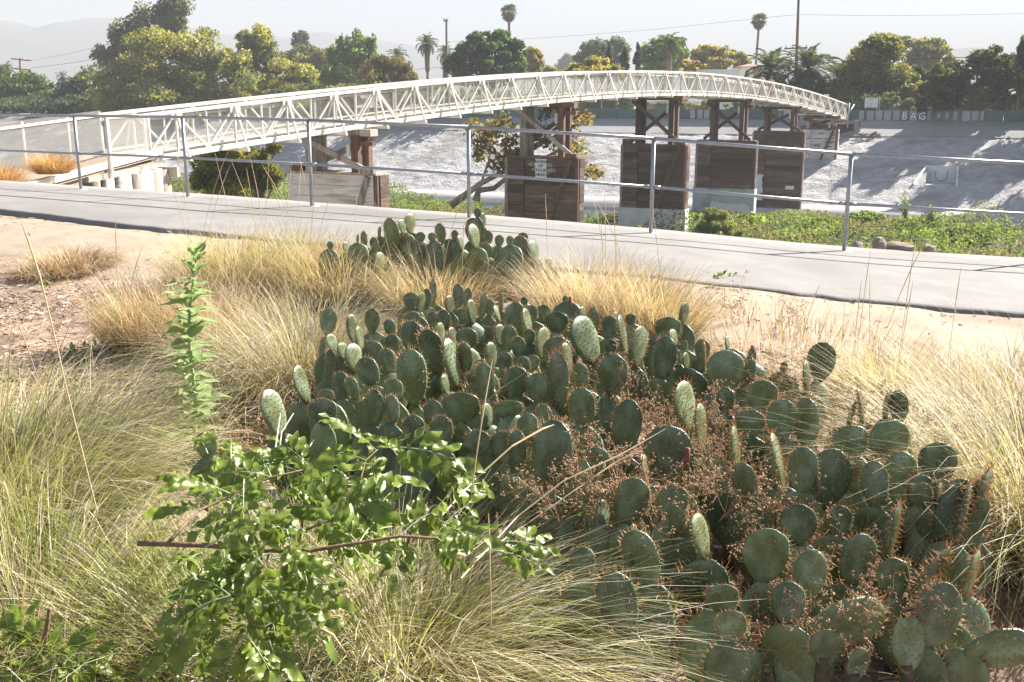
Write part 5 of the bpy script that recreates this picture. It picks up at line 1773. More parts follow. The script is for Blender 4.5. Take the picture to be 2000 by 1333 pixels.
def make_pad(k):
    rr = random.Random(k)
    nt_, na = 11, 14
    V = [(0, 0, -0.015)]
    ts_ = np.linspace(0.03, 0.985, nt_)
    bend = rr.uniform(-0.12, 0.12)
    asym = rr.uniform(-0.06, 0.06)
    wob = [rr.uniform(-0.025, 0.025) for _ in range(nt_)]
    for i, t in enumerate(ts_):
        w_ = 0.5 * float(pad_w(t)) * (1 + wob[i])
        if t < 0.12: w_ = max(w_, 0.14)
        th = 0.048 * (0.55 + 0.45 * math.sqrt(max(0, 1 - (2 * t - 1) ** 2))) + 0.02 * (1 - t)
        if i == nt_ - 1: th *= 0.5
        for j in range(na):
            a = 2 * PI * j / na
            ca, sa = math.cos(a), math.sin(a)
            x = w_ * (abs(ca) ** 0.85) * (1 if ca > 0 else -1)
            y = th * sa + bend * (t - 0.3) ** 2 + asym * x * x
            V.append((x + asym * t * 0.4, y, t))
    V.append((asym * 0.4, bend * 0.49, 1.0))
    F = []
    for j in range(na):
        F.append((0, 1 + (j + 1) % na, 1 + j))
    for i in range(nt_ - 1):
        for j in range(na):
            a, b = 1 + i * na + j, 1 + i * na + (j + 1) % na
            F.append((a, b, b + na, a + na))
    o = 1 + (nt_ - 1) * na
    for j in range(na):
        F.append((o + j, o + (j + 1) % na, len(V) - 1))
    me = bpy.data.meshes.new('pad')
    me.from_pydata(V, [], F)
    me.polygons.foreach_set('use_smooth', np.ones(len(me.polygons), dtype=bool))
    me.update()
    me.materials.append(m_pad)
    # areoles with spines
    b = MB()

    def spine(p, d, ln, r=0.0085):
        p, d = Vector(p), Vector(d).normalized()
        x = d.orthogonal().normalized() * r
        y = d.cross(x)
        b.add([p + x, p - x * 0.5 + y * 0.87, p - x * 0.5 - y * 0.87, p + d * ln], [(0, 1, 3), (1, 2, 3), (2, 0, 3)])
    step = 0.135
    for sgn in (-1, 1):
        row = 0
        t = 0.12
        while t < 0.95:
            w_ = 0.5 * float(pad_w(t))
            x = -0.6 + (row % 2) * step * 0.75
            while x < 0.6:
                if abs(x) < w_ * 0.86:
                    jx, jt = x + rr.uniform(-.02, .02), t + rr.uniform(-.015, .015)
                    th = 0.048 * (0.55 + 0.45 * math.sqrt(max(0, 1 - (2 * t - 1) ** 2))) + 0.02 * (1 - t)
                    y = sgn * th * math.sqrt(max(0.02, 1 - (x / max(w_, 0.1)) ** 2)) ** 1.0 + bend * (t - 0.3) ** 2 + asym * x * x
                    q = Vector((jx + asym * t * 0.4, y, jt))
                    b.add([q + Vector((0.021, 0, 0)), q + Vector((0, 0, 0.016)), q - Vector((0.021, 0, 0)), q - Vector((0, 0, 0.016)), q + Vector((0, sgn * 0.014, 0))],
                          [(0, 1, 4), (1, 2, 4), (2, 3, 4), (3, 0, 4)] if sgn < 0 else [(1, 0, 4), (2, 1, 4), (3, 2, 4), (0, 3, 4)])
                    for _ in range(rr.choice((1, 1, 2))):
                        spine(q, (rr.gauss(0, .55), sgn, rr.gauss(-0.15, .5)), rr.uniform(0.06, 0.13))
                x += step * 1.5
            t += step * 0.62
            row += 1
    for i in range(25):
        a = PI * (-0.12 + 1.24 * i / 24)
        t = 0.52 + 0.47 * math.sin(a)
        t = min(max(t, 0.1), 0.985)
        w_ = 0.5 * float(pad_w(t))
        sx = 1 if math.cos(a) > 0 else -1
        x = sx * w_
        if abs(math.cos(a)) < 0.35:
            x = math.cos(a) * 0.5
            t = 0.97
        q = Vector((x * 0.99 + asym * t * 0.4, bend * (t - 0.3) ** 2 + asym * x * x, t))
        o_ = Vector((math.cos(a), 0, math.sin(a) * 0.8))
        b.add([q + Vector((0.016, 0, 0)), q + Vector((0, 0.016, 0)), q - Vector((0.016, 0, 0)), q - Vector((0, 0.016, 0)), q + o_ * 0.014], [(0, 1, 4), (1, 2, 4), (2, 3, 4), (3, 0, 4)])
        for _ in range(rr.choice((1, 2, 2, 3))):
            spine(q, o_ + Vector((rr.gauss(0, .3), rr.gauss(0, .45), rr.gauss(0, .3))), rr.uniform(0.09, 0.18))
    return me, b.mesh('spines', m_spine)


PADS = [make_pad(k) for k in range(8)]
ZC = ([545, 700, 900, 1000, 1200, 1330], [0.50, 0.52, 0.45, 0.40, 0.28, 0.12])
pads = []      # (base point, rotation, width, height)


def pad_frame(lean, yaw, back):
    A = Vector((math.sin(lean), back, math.cos(lean) * math.cos(back))).normalized()
    N = Vector((math.sin(yaw), -math.cos(yaw), 0))
    N = (N - A * N.dot(A)).normalized()
    Yv = -N
    X = Yv.cross(A).normalized()
    return Matrix((X, Yv, A)).transposed()


def add_pad(px, py, wpx, hpx, mode, lean=0.0, far=False, dY=None):
    if far:
        Y = 8.25 + (0.25 if py < 460 else -0.15) + random.uniform(-0.2, 0.2)
    else:
        z = np.interp(py, *ZC)
        Y = bedY(px, py, float(z)) + random.uniform(-0.05, 0.05)
    if dY: Y += dY
    c = at(px, py, Y)
    dist = (c - Vector((0, 0, CAMH))).length
    H = hpx / 2000 * dist * 1.02
    W_ = wpx / 2000 * dist
    asp = random.uniform(0.52, 0.64)
    if W_ < asp * H:
        yaw = math.acos(max(0.10, W_ / (asp * H)))
        if mode == 'L':
            yaw = max(0.95, yaw)
            W_ = min(0.80 * H, max(asp * H, W_ / math.cos(yaw)))
        else:
            W_ = asp * H
    else:
        yaw = 0.12
    if mode == 'D': yaw = -yaw * 0.95
    yaw += random.uniform(-0.08, 0.08)
    if mode == 'L' and abs(lean) < 8: lean = lean - random.uniform(4, 12)
    Rm = pad_frame(R(lean), yaw, random.uniform(-0.02, 0.22))
    base = c - Rm.col[2] * H * 0.5
    pads.append((base, Rm, W_, H))


def add_list(lst, ox, oy, s, far=False):
    for q in lst:
        x, y, w_, h = q[:4]
        add_pad(ox + x * s, oy + y * s, w_ * s, h * s, q[4] if len(q) > 4 else 'D', q[5] if len(q) > 5 else random.uniform(-7, 7), far)


add_list([(295, 185, 38, 90), (440, 165, 85, 190, 'D', -4), (375, 145, 20, 60), (495, 115, 38, 75, 'L', -6), (535, 100, 52, 105, 'L', 6), (350, 210, 45, 80, 'L'), (120, 215, 34, 45, 'L'), (203, 225, 30, 62, 'L'), (262, 180, 16, 50),
          (515, 205, 50, 110), (650, 170, 44, 48), (695, 155, 56, 115), (560, 230, 62, 90), (640, 250, 46, 105, 'L'), (590, 170, 52, 52), (770, 165, 38, 64), (800, 200, 26, 84, 'L'), (860, 130, 78, 125), (870, 165, 56, 130, 'L'),
          (887, 45, 38, 54), (915, 85, 26, 84, 'L'), (940, 175, 54, 78), (1000, 190, 48, 64), (930, 240, 72, 84), (1055, 190, 38, 54), (1110, 225, 84, 124), (1180, 240, 64, 114, 'L'), (1125, 170, 52, 48), (1160, 300, 104, 62, 'D'),
          (1040, 300, 60, 90), (935, 315, 38, 78, 'L'), (1080, 315, 32, 92, 'L'), (1260, 305, 34, 64, 'L'), (450, 310, 72, 92), (380, 290, 52, 84, 'L'), (265, 290, 28, 64, 'L'), (240, 270, 24, 44, 'L'), (740, 210, 54, 64), (800, 290, 70, 90), (700, 300, 60, 90), (600, 310, 60, 90), (860, 300, 70, 90)], 600, 400, 0.375, True)
MID = [(108, 610, 92, 142), (235, 650, 46, 158, 'L', -8), (340, 605, 82, 132), (272, 700, 22, 132, 'L'), (432, 645, 62, 98, 'L', -14), (128, 720, 54, 92, 'L', -6), (185, 762, 50, 88, 'L'), (122, 835, 68, 162), (245, 800, 78, 152, 'L', -8), (320, 875, 118, 165, 'D', -22),
       (350, 780, 108, 142, 'L', -14), (425, 820, 84, 142, 'L', -14), (440, 725, 78, 98), (545, 690, 118, 168), (545, 905, 165, 305, 'D', -4), (655, 770, 130, 255, 'D', -14), (760, 830, 74, 275, 'L', -10), (695, 670, 38, 112, 'L', -10), (757, 690, 42, 104, 'L'),
       (540, 500, 84, 84), (590, 520, 38, 132, 'L', 12), (622, 490, 54, 104), (653, 460, 36, 142), (785, 480, 64, 134), (830, 490, 42, 112), (740, 520, 48, 92, 'L'), (855, 560, 48, 132, 'L'), (915, 530, 36, 142, 'D', 10), (950, 540, 54, 94), (1010, 510, 22, 114),
       (990, 570, 22, 92, 'L'), (1130, 505, 38, 44), (545, 590, 84, 62, 'L'), (655, 600, 64, 84), (710, 610, 72, 122), (830, 700, 114, 112), (820, 800, 78, 162), (1003, 680, 54, 114, 'L'), (958, 790, 54, 148, 'L', 4), (925, 925, 108, 204), (900, 840, 74, 64),
       (1082, 595, 112, 178, 'D', 4), (1145, 620, 44, 162, 'L'), (1100, 745, 74, 114), (1090, 925, 134, 164, 'D', -12), (1050, 700, 84, 142), (1030, 830, 74, 122), (1170, 570, 64, 94), (1230, 560, 74, 74), (1300, 615, 124, 114), (1345, 495, 32, 40), (1225, 720, 88, 164, 'L', 10),
       (1300, 780, 154, 184), (1350, 800, 54, 164, 'L', -10), (1155, 690, 64, 84), (1130, 840, 64, 94, 'L'), (1175, 830, 64, 94, 'L', 12), (1450, 710, 128, 265, 'L', -24), (1490, 615, 58, 158, 'D', 4), (1435, 560, 34, 58, 'L'), (1610, 590, 34, 64, 'L'),
       (1640, 680, 58, 215, 'L', 2), (1580, 740, 68, 78, 'L'), (1575, 640, 84, 124), (1725, 745, 124, 220, 'L', 14), (1685, 600, 54, 64), (1595, 890, 154, 224, 'D'), (1840, 640, 64, 84), (1295, 955, 92, 375, 'D', 2), (1435, 1060, 138, 218), (720, 940, 36, 112, 'L', -8),
       (800, 1060, 204, 172), (880, 900, 104, 64), (1050, 1065, 154, 94), (660, 1095, 104, 164), (350, 1060, 94, 194), (440, 1075, 84, 164), (450, 970, 104, 124), (80, 1080, 154, 134), (100, 1000, 84, 74), (235, 960, 74, 124, 'D', -20), (180, 950, 94, 154), (890, 1240, 134, 134),
       (1030, 1270, 172, 184), (1310, 1240, 134, 224), (935, 1100, 60, 132, 'L'), (-170, 1090, 70, 262, 'L', -14), (-30, 940, 42, 210, 'L', -6), (1420, 900, 90, 150), (1150, 1180, 120, 190), (560, 1180, 120, 170), (1230, 1130, 90, 180), (1200, 960, 110, 170), (700, 1180, 120, 160)]
add_list(MID, 600, 400, 0.375)
add_list([(340, 285, 54, 114, 'L', 10), (262, 360, 122, 124, 'D', 8), (290, 400, 44, 84, 'L'), (245, 500, 98, 214, 'D', 8), (300, 495, 48, 84), (350, 515, 44, 84, 'L'), (430, 465, 74, 114), (435, 490, 16, 154, 'L'), (552, 430, 30, 78, 'L', 4), (340, 440, 34, 54), (540, 565, 178, 204, 'D', 4),
          (535, 575, 28, 174, 'L', 4), (672, 495, 28, 84), (655, 560, 54, 134), (828, 548, 36, 58), (1010, 520, 138, 194), (940, 600, 62, 172, 'L', 4), (720, 690, 144, 164, 'D', 10), (540, 710, 74, 134), (345, 740, 128, 254, 'L', -6), (415, 850, 84, 254, 'L', 6), (590, 960, 64, 254, 'L', 6),
          (660, 820, 144, 134), (820, 800, 144, 194, 'D', 4), (935, 820, 94, 244), (1155, 780, 54, 134, 'L', 8), (1205, 735, 32, 184, 'L', 6), (1330, 730, 78, 144, 'L', 8), (1390, 740, 64, 154), (1155, 910, 164, 154, 'D', -14), (1340, 910, 184, 214, 'D', 10), (275, 990, 244, 335, 'D', -14),
          (800, 1005, 68, 274, 'L', -3), (920, 1050, 128, 224, 'D', 2), (1050, 1090, 188, 284, 'D', 6), (1195, 1090, 128, 184), (1400, 1090, 154, 254), (1575, 1020, 172, 204, 'D', 6), (1270, 1120, 114, 224), (640, 1120, 114, 234, 'D', -10), (85, 1170, 154, 184, 'D', 8), (285, 1200, 144, 164),
          (150, 1050, 38, 164, 'L', -8), (60, 840, 134, 284, 'D', 8), (1500, 1170, 94, 124), (1590, 1180, 74, 134, 'L', 6), (1690, 1190, 154, 184, 'D', 8), (1735, 1190, 62, 204, 'L', 16)], 1200, 500, 0.4)
add_list([(265, 305, 66, 218, 'D', 3), (465, 360, 134, 194, 'D', 10), (625, 400, 112, 204, 'D', -8), (520, 240, 32, 124, 'L', -8), (355, 410, 52, 114, 'L', -12), (330, 210, 104, 124), (740, 500, 78, 184, 'L', -4), (510, 580, 132, 224, 'D', -20), (475, 630, 32, 144, 'L', -8), (990, 570, 172, 214, 'D', 4),
          (1165, 650, 122, 194, 'D', 4), (1350, 590, 134, 204, 'L', 8), (1120, 450, 134, 154), (1280, 440, 84, 124), (1490, 480, 82, 214, 'L', 10), (1600, 340, 104, 154), (1680, 340, 74, 124), (1750, 430, 190, 250, 'D', 12), (1760, 410, 62, 234, 'L', 20), (1490, 660, 114, 154, 'D', -8), (1610, 670, 120, 300, 'L', 28),
          (1795, 650, 76, 184, 'L', 12), (1310, 832, 185, 300, 'D', 82), (1230, 930, 124, 144), (1660, 805, 124, 244, 'D', 12), (1550, 920, 114, 204), (1705, 910, 164, 154, 'D', 30), (1900, 935, 150, 232, 'D', 82), (1350, 1000, 84, 134, 'L', 15), (415, 760, 152, 254, 'D', -15), (275, 600, 98, 124),
          (860, 850, 114, 134), (1080, 760, 124, 164), (820, 740, 124, 124), (150, 190, 154, 294, 'D', 4), (20, 170, 62, 184)], 1000, 800, 0.5)
add_pad(403, 872, 46, 52, 'D', 0)
add_pad(1910, 985, 50, 140, 'L', 14)
nvis = len(pads)
stems = []
# the older pads that carry them, down to the soil
for (base, Rm, W_, H) in list(pads):
    b_, d = base.copy(), 0
    while b_.z > gz(b_.x, b_.y) + (0.11 if b_.y > 3.3 else 0.2) and d < 1:
        h2 = min(0.27, max(0.14, b_.z - gz(b_.x, b_.y) + 0.03))
        h2 *= random.uniform(0.85, 1.05)
        R2 = pad_frame(random.uniform(-0.22, 0.22), random.uniform(-0.9, 0.5), random.uniform(-0.15, 0.3))
        nb = b_ - R2.col[2] * (h2 * 0.95)
        pads.append((nb, R2, h2 * random.uniform(0.6, 0.75), h2))
        b_ = nb
        d += 1
    g_ = gz(b_.x, b_.y)
    if b_.z > g_ + 0.04:
        stems.append((b_ + Vector((0, 0, 0.03)), Vector((b_.x + random.uniform(-.06, .06), b_.y + random.uniform(-.02, .08), g_ - 0.03))))
# low filler pads added under the near plants to block sun and darken the hollow
for _ in range(30):
    x, y = random.uniform(0.15, 1.75), random.uniform(3.0, 3.9)
    h2 = random.uniform(0.16, 0.24)
    R2 = pad_frame(random.uniform(-0.6, 0.6), random.uniform(-1.3, 1.3), random.uniform(-0.3, 0.3))
    pads.append((Vector((x, y, gz(x, y) + random.uniform(-0.03, 0.06))), R2, h2 * random.uniform(0.6, 0.75), h2))
# which plant each pad belongs to
PLANTS = [((-1.35, 8.3), 'far prickly pear by the path, its left half under the tallest pads'), ((-0.35, 8.3), 'far prickly pear by the path, middle plant with one pad topping the rail post'), ((0.35, 8.2), 'far prickly pear by the path, low plant at its right end'),
          ((-1.0, 5.0), 'prickly pear with bright glaring pads against the shaggy straw clump'), ((-0.45, 5.7), 'rearmost plant of the middle prickly pears, close to the straw grass'), ((0.1, 5.6), 'rear middle prickly pear with one large smooth oval pad standing up'), ((0.6, 5.1), 'prickly pear with two broad pads spread like a V'),
          ((-0.55, 4.2), 'prickly pear with a very large dark pad behind the leafy branch'), ((0.2, 4.1), 'prickly pear with a tall narrow pad at the centre of the bed'), ((0.95, 4.4), 'prickly pear with a round pad at the rear of the dry brown weeds'), ((1.45, 4.9), 'prickly pear with a lone high pad on the right rear'),
          ((0.55, 3.3), 'prickly pear with the hugest dark pad among the dry brown weeds'), ((1.1, 3.4), 'prickly pear with one white-lit narrow pad at its centre'), ((1.75, 3.7), 'prickly pear with paired round pads beside the right-hand grass'), ((0.35, 2.7), 'prickly pear with a pad leaning left beside the sweeping grass'),
          ((0.85, 2.75), 'prickly pear over the dark hollow with a pad lying flat to the right'), ((1.45, 2.9), 'prickly pear with many spiny pads at the lower right'), ((1.3, 2.4), 'prickly pear at the bottom right with a pad cut by the frame'), ((-1.35, 4.1), 'single small prickly pear pad at the foot of the tall leafy weed')]
roots = []
for (xy, lab) in PLANTS:
    roots.append(thing('prickly_pear', lab, 'cactus', (xy[0], xy[1], gz(*xy)), 0, 'prickly pear cacti in the bed'))
for i, (base, Rm, W_, H) in enumerate(pads):
    k = min(range(len(PLANTS)), key=lambda j: (PLANTS[j][0][0] - base.x) ** 2 + (PLANTS[j][0][1] - base.y) ** 2)
    me, sp_ = PADS[i % len(PADS)]
    o = link('pad', me, roots[k])
    Mx = Rm.to_4x4()
    o.matrix_local = Matrix.Translation(base - roots[k].location) @ Mx @ Matrix.Diagonal((W_, H, H, 1))
    if i < nvis or i % 4 == 0 or base.y < 3.1: link('spines', sp_, o)['kind'] = 'stuff'
for (a, b_) in stems:
    k = min(range(len(PLANTS)), key=lambda j: (PLANTS[j][0][0] - a.x) ** 2 + (PLANTS[j][0][1] - a.y) ** 2)
    MB().tube([b_, b_.lerp(a, 0.5) + Vector((random.uniform(-.02, .02), 0.01, 0)), a], [0.032, 0.024, 0.017], 7).build('stem', m_cork, roots[k], True, True)


# small dead red pads / fruit
for (px, py) in ((1113, 592), (1341, 895), (1468, 690)):
    z = float(np.interp(py, *ZC))
    p = at(px, py, bedY(px, py, z) - 0.06)
    k = min(range(len(PLANTS)), key=lambda j: (PLANTS[j][0][0] - p.x) ** 2 + (PLANTS[j][0][1] - p.y) ** 2)
    MB().tube([p - Vector((0, 0, 0.03)), p, p + Vector((0.004, 0, 0.035))], [0.006, 0.011, 0.008], 8).build('fruit', m_fruit if 'm_fruit' in globals() else M('red_cactus_fruit', (0.16, 0.05, 0.045), (0.22, 0.08, 0.06), 20, 0.6), roots[k], True, True)


# ---------------------------------------------------------------- dry brown branching weeds among the cacti
def weed_variant(k):
    rr = random.Random(100 + k)
    b = MB()

    def br(p, d, ln, depth):
        pts = [p]
        q = p
        for i in range(3):
            d = (d + Vector((rr.gauss(0, .22), rr.gauss(0, .22), rr.gauss(0.02, .15)))).normalized()
            q = q + d * ln / 3
            pts.append(q)
        r = 0.0022 * (0.62 ** depth)
        b.tube(pts, [r * 1.2, r, r * 0.9, r * 0.8], 3, False)
        if depth < 4:
            for i in range(rr.choice((2, 3, 3))):
                a = pts[rr.choice((1, 2, 3))]
                nd = (d + Vector((rr.gauss(0, .75), rr.gauss(0, .75), rr.gauss(0.1, .55)))).normalized()
                br(a, nd, ln * rr.uniform(0.5, 0.78), depth + 1)
        else:
            for i in range(2):
                c = pts[-1] + Vector((rr.gauss(0, .004), rr.gauss(0, .004), rr.gauss(0, .004)))
                s = rr.uniform(0.003, 0.0065)
                b.add([c + Vector((s, 0, 0)), c + Vector((0, s, 0)), c - Vector((s, 0, 0)), c - Vector((0, s, 0)), c + Vector((0, 0, s)), c - Vector((0, 0, s))],
                      [(0, 1, 4), (1, 2, 4), (2, 3, 4), (3, 0, 4), (1, 0, 5), (2, 1, 5), (3, 2, 5), (0, 3, 5)])
    for i in range(3):
        br(Vector((0, 0, 0)), Vector((rr.gauss(0, .4), rr.gauss(0, .4), 1)).normalized(), 0.17, 0)
    return b.mesh('dry_weed', m_dry)


WV = [weed_variant(k) for k in range(5)]
spots = []
for _ in range(900):
    px, py = random.uniform(1020, 1870), random.uniform(690, 1230)
    # denser along two bands as in the photo
    d = math.exp(-((px - 1330) / 150) ** 2 - ((py - 800) / 110) ** 2) + 0.8 * math.exp(-((px - 1560) / 170) ** 2 - ((py - 780) / 70) ** 2) + 0.7 * math.exp(-((px - 1480) / 130) ** 2 - ((py - 930) / 100) ** 2) \
        + 0.7 * math.exp(-((px - 1650) / 150) ** 2 - ((py - 1120) / 90) ** 2) + 0.5 * math.exp(-((px - 1080) / 70) ** 2 - ((py - 860) / 90) ** 2) + 0.35 * math.exp(-((px - 1420) / 250) ** 2 - ((py - 1090) / 120) ** 2)
    if random.random() < d and all((px - q[0]) ** 2 + (py - q[1]) ** 2 > 38 ** 2 for q in spots): spots.append((px, py))
spots = [q for q in spots if not (1280 < q[0] < 1500 and q[1] > 1030) and (q[1] < 960 or random.random() < 0.35)][:56]
VV, FF3, FF4, off = [], [], [], 0


def put_weed(k, loc, sc, rot):
    global off
    me = WV[k]
    n = len(me.vertices)
    co = np.zeros(n * 3, dtype=np.float32)
    me.vertices.foreach_get('co', co)
    Rw = np.array(Euler(rot).to_matrix())
    VV.append(co.reshape(-1, 3) @ Rw.T * sc + np.array(loc))
    FF4.append(WF4[k] + off)
    FF3.append(WF3[k] + off)
    off += n


WF4 = [np.array([list(q.vertices) for q in me.polygons if len(q.vertices) == 4]) for me in WV]
WF3 = [np.array([list(q.vertices) for q in me.polygons if len(q.vertices) == 3]) for me in WV]
for i, (px, py) in enumerate(spots):
    z = float(np.interp(py, *ZC))
    Y = bedY(px, py, z) - random.uniform(-0.05, 0.16)
    q = at(px, py + 40, Y)
    put_weed(i % len(WV), (q.x, q.y, max(gz(q.x, q.y), q.z - 0.10)), random.uniform(0.4, 0.8), (random.uniform(-.5, .5), random.uniform(-.5, .5), random.uniform(0, 6.3)))
for i, (px, py) in enumerate([(520, 900), (560, 850), (480, 820), (640, 830), (690, 850), (600, 790), (660, 700), (1450, 640), (1530, 650), (1400, 620), (300, 640), (250, 600), (1480, 1290), (1560, 1280), (1250, 1200), (1330, 1230)]):
    q = atz(px, py, 0.0)
    put_weed(i % len(WV), (q.x, q.y, gz(q.x, q.y)), random.uniform(0.7, 1.0), (random.uniform(-.3, .3), random.uniform(-.3, .3), random.uniform(0, 6.3)))
VV = np.concatenate(VV)
F4 = np.concatenate(FF4)
F3 = np.concatenate(FF3)
F3 = np.concatenate([F4[:, [0, 1, 2]], F4[:, [0, 2, 3]], F3])
tag(link('dry_weeds', npmesh('dry_weeds', VV, F3, m_dry)), 'tangle of dry brown weeds with tiny flower heads among the cacti', None, None, 'stuff')


# ---------------------------------------------------------------- leaves
def leaf_mesh(name, mat, wd=0.42, fold=0.12, droop=0.18, wave=0.0, n=7, k=0):
    rr = random.Random(k)
    V, F = [], []
    ph = rr.uniform(0, 6)
    for i in range(n + 1):
        t = i / n
        w_ = wd * 0.5 * math.sin(PI * t ** 0.85) ** 0.8 if 0 < i < n else 0.012
        z = -droop * t * t
        for sgn in (-1, 0, 1):
            V.append((t, sgn * w_, z + (fold * w_ * 2 if sgn else 0) + wave * math.sin(ph + t * 9 + sgn) * w_))
    for i in range(n):
        a = i * 3
        F += [(a, a + 3, a + 4, a + 1), (a + 1, a + 4, a + 5, a + 2)]
    me = bpy.data.meshes.new(name)
    me.from_pydata(V, [], F)
    me.polygons.foreach_set('use_smooth', np.ones(len(me.polygons), dtype=bool))
    me.update()
    me.materials.append(mat)
    return me


LF = [leaf_mesh('leaflet', m_leaflet, random.uniform(0.36, 0.5), random.uniform(0.05, 0.25), random.uniform(0.05, 0.45), 0.4, 8, k) for k in range(6)]


def orient(x_axis, up):
    x = Vector(x_axis).normalized()
    z = Vector(up)
    z = z - x * z.dot(x)
    z = z.normalized() if z.length > 1e-4 else x.orthogonal().normalized()
    y = z.cross(x)
    return Matrix((x, y, z)).transposed()


def compound_leaf(root, p, q, npair, ll, up):
    """rachis from p to q with paired leaflets; the whole is one part, each leaflet a sub-part"""
    p, q, up = Vector(p), Vector(q), Vector(up).normalized()
    d = q - p
    L = d.length
    sag = Vector((0, 0, -0.10 * L))
    n = 7
    pts = [p + d * (i / (n - 1)) + sag * (i / (n - 1)) ** 2 - sag * 0.4 * math.sin(PI * i / (n - 1)) for i in range(n)]
    r = MB().tube(pts, [0.0022, 0.002, 0.0018, 0.0016, 0.0014, 0.0012, 0.0008], 4, False).build('compound_leaf', m_weedstem, root, True, True)
    for i in range(npair + 1):
        f = 0.25 + 0.75 * i / npair
        fi = f * (n - 1)
        k = min(int(fi), n - 2)
        c = pts[k].lerp(pts[k + 1], fi - k)
        dd = (pts[k + 1] - pts[k]).normalized()
        side = up.cross(dd).normalized()
        for sgn in ((-1, 1) if i < npair else (0,)):
            dirv = dd * (0.55 if sgn else 1.0) + side * sgn * 0.85 + up * random.uniform(-.25, .2)
            u2 = up + Vector((random.gauss(0, .3), random.gauss(0, .3), random.gauss(0, .2)))
            o = link('leaflet', LF[random.randrange(6)], r)
            s_ = ll * random.uniform(0.68, 1.14) * (0.85 if i == 0 else 1)
            o.matrix_local = Matrix.Translation(c + dirv.normalized() * 0.004 - root.location) @ orient(dirv, u2).to_4x4() @ Matrix.Diagonal((s_, s_, s_, 1))
    return r


ZB = ([800, 900, 1060, 1200, 1333], [0.62, 0.58, 0.50, 0.40, 0.24])


def bp(px, py, dz=0.0, dY=0.0):
    z = float(np.interp(py, *ZB)) + dz
    Y = bedY(px, py, z) + dY
    return at(px, py, Y)


def zm(x, y): return (x * 0.5, 800 + y * 0.5)     # coordinates read off an enlargement of the lower left quarter


br = thing('leafy_branch', 'cut branch with glossy green compound leaves lying on the grass', 'branch', bp(*zm(1000, 550)))
for (pts, r0, r1, mat) in [([(540, 525), (800, 540), (1000, 552), (1200, 545), (1400, 525), (1560, 500), (1700, 495)], 0.0095, 0.005, m_stem), ([(670, 520), (720, 455), (780, 395), (900, 330), (1060, 265), (1210, 225)], 0.0065, 0.003, m_stem),
                           ([(840, 735), (900, 728), (960, 710), (1010, 670), (1035, 620), (1060, 540)], 0.005, 0.004, m_stem), ([(1200, 480), (1320, 420), (1400, 300), (1430, 200), (1480, 150)], 0.004, 0.002, m_stem)]:
    P3 = [bp(*zm(q[0] + random.uniform(-6, 6), q[1] + random.uniform(-9, 9)), random.uniform(-.015, .015)) for q in pts]
    MB().tube(P3, list(np.linspace(r0 * 0.8, r1 * 0.7, len(P3))), 7).build('twig', mat, br, True, True)
LV1 = [((1480, 150), (1770, 165), 4, 130), ((1470, 160), (1310, 30), 3, 110), ((1430, 200), (1260, 150), 4, 110), ((1210, 225), (1100, 120), 3, 100), ((1210, 225), (1370, 240), 3, 120), ((1060, 265), (860, 230), 4, 110), ((1060, 265), (1010, 160), 3, 90), ((900, 330), (680, 250), 4, 100),
       ((900, 330), (1020, 420), 3, 110), ((780, 395), (620, 370), 3, 90), ((1320, 420), (1130, 350), 4, 120), ((1320, 420), (1500, 330), 4, 130), ((1400, 300), (1200, 290), 4, 110), ((1400, 300), (1580, 260), 4, 120), ((1200, 480), (1080, 440), 3, 110), ((1400, 525), (1300, 420), 3, 110), ((1400, 525), (1500, 390), 3, 120),
       ((1560, 500), (1680, 390), 4, 120), ((1560, 500), (1540, 620), 3, 110), ((1700, 495), (1880, 470), 4, 120), ((1700, 495), (1830, 350), 4, 110), ((1700, 495), (1780, 570), 4, 110)]
for (a, c, npair, ll) in LV1:
    P0, P1 = bp(*zm(*a)), bp(*zm(*c), random.uniform(-.03, .06))
    compound_leaf(br, P0, P1, npair + 1, ll / 2 / 2000 * P0.y * 0.98, (random.gauss(0.15, .5), random.gauss(-0.55, .4), 0.8))
b2 = thing('leafy_branch', 'lower leafy green spray hanging in front of the grass below the main twig', 'branch', bp(*zm(1000, 760), -0.1))
LV2 = [((800, 540), (980, 450), 4, 105), ((980, 450), (1120, 455), 3, 100), ((1060, 560), (900, 640), 4, 105), ((1060, 580), (1310, 700), 5, 90), ((1060, 580), (1250, 610), 4, 100), ((1150, 640), (1290, 800), 3, 100), ((1035, 620), (930, 480), 3, 90), ((900, 728), (760, 640), 3, 100), ((900, 728), (700, 800), 4, 105), ((800, 560), (710, 590), 3, 95),
       ((840, 735), (640, 930), 4, 120), ((900, 740), (760, 900), 4, 110), ((960, 720), (960, 880), 4, 110), ((1010, 680), (1110, 780), 4, 110), ((960, 880), (880, 1010), 4, 110), ((960, 880), (1050, 1000), 4, 110), ((1050, 900), (1100, 1040), 3, 110), ((740, 880), (620, 1020), 3, 120), ((1380, 540), (1440, 620), 3, 100), ((870, 520), (880, 620), 2, 100), ((1120, 470), (1140, 560), 3, 95)]
for (a, c, npair, ll) in LV2:
    P0, P1 = bp(*zm(*a), 0.07), bp(*zm(*c), 0.06 + random.uniform(-.05, .05))
    compound_leaf(b2, P0, P1, npair + 1, ll / 2 / 2000 * P0.y * 0.98, (random.gauss(0.1, .5), random.gauss(-0.6, .4), 0.75))
b5 = thing('leafy_branch', 'dense inner mass of small green leaves low in the grass behind the main twig', 'branch', bp(600, 1010, -0.2))
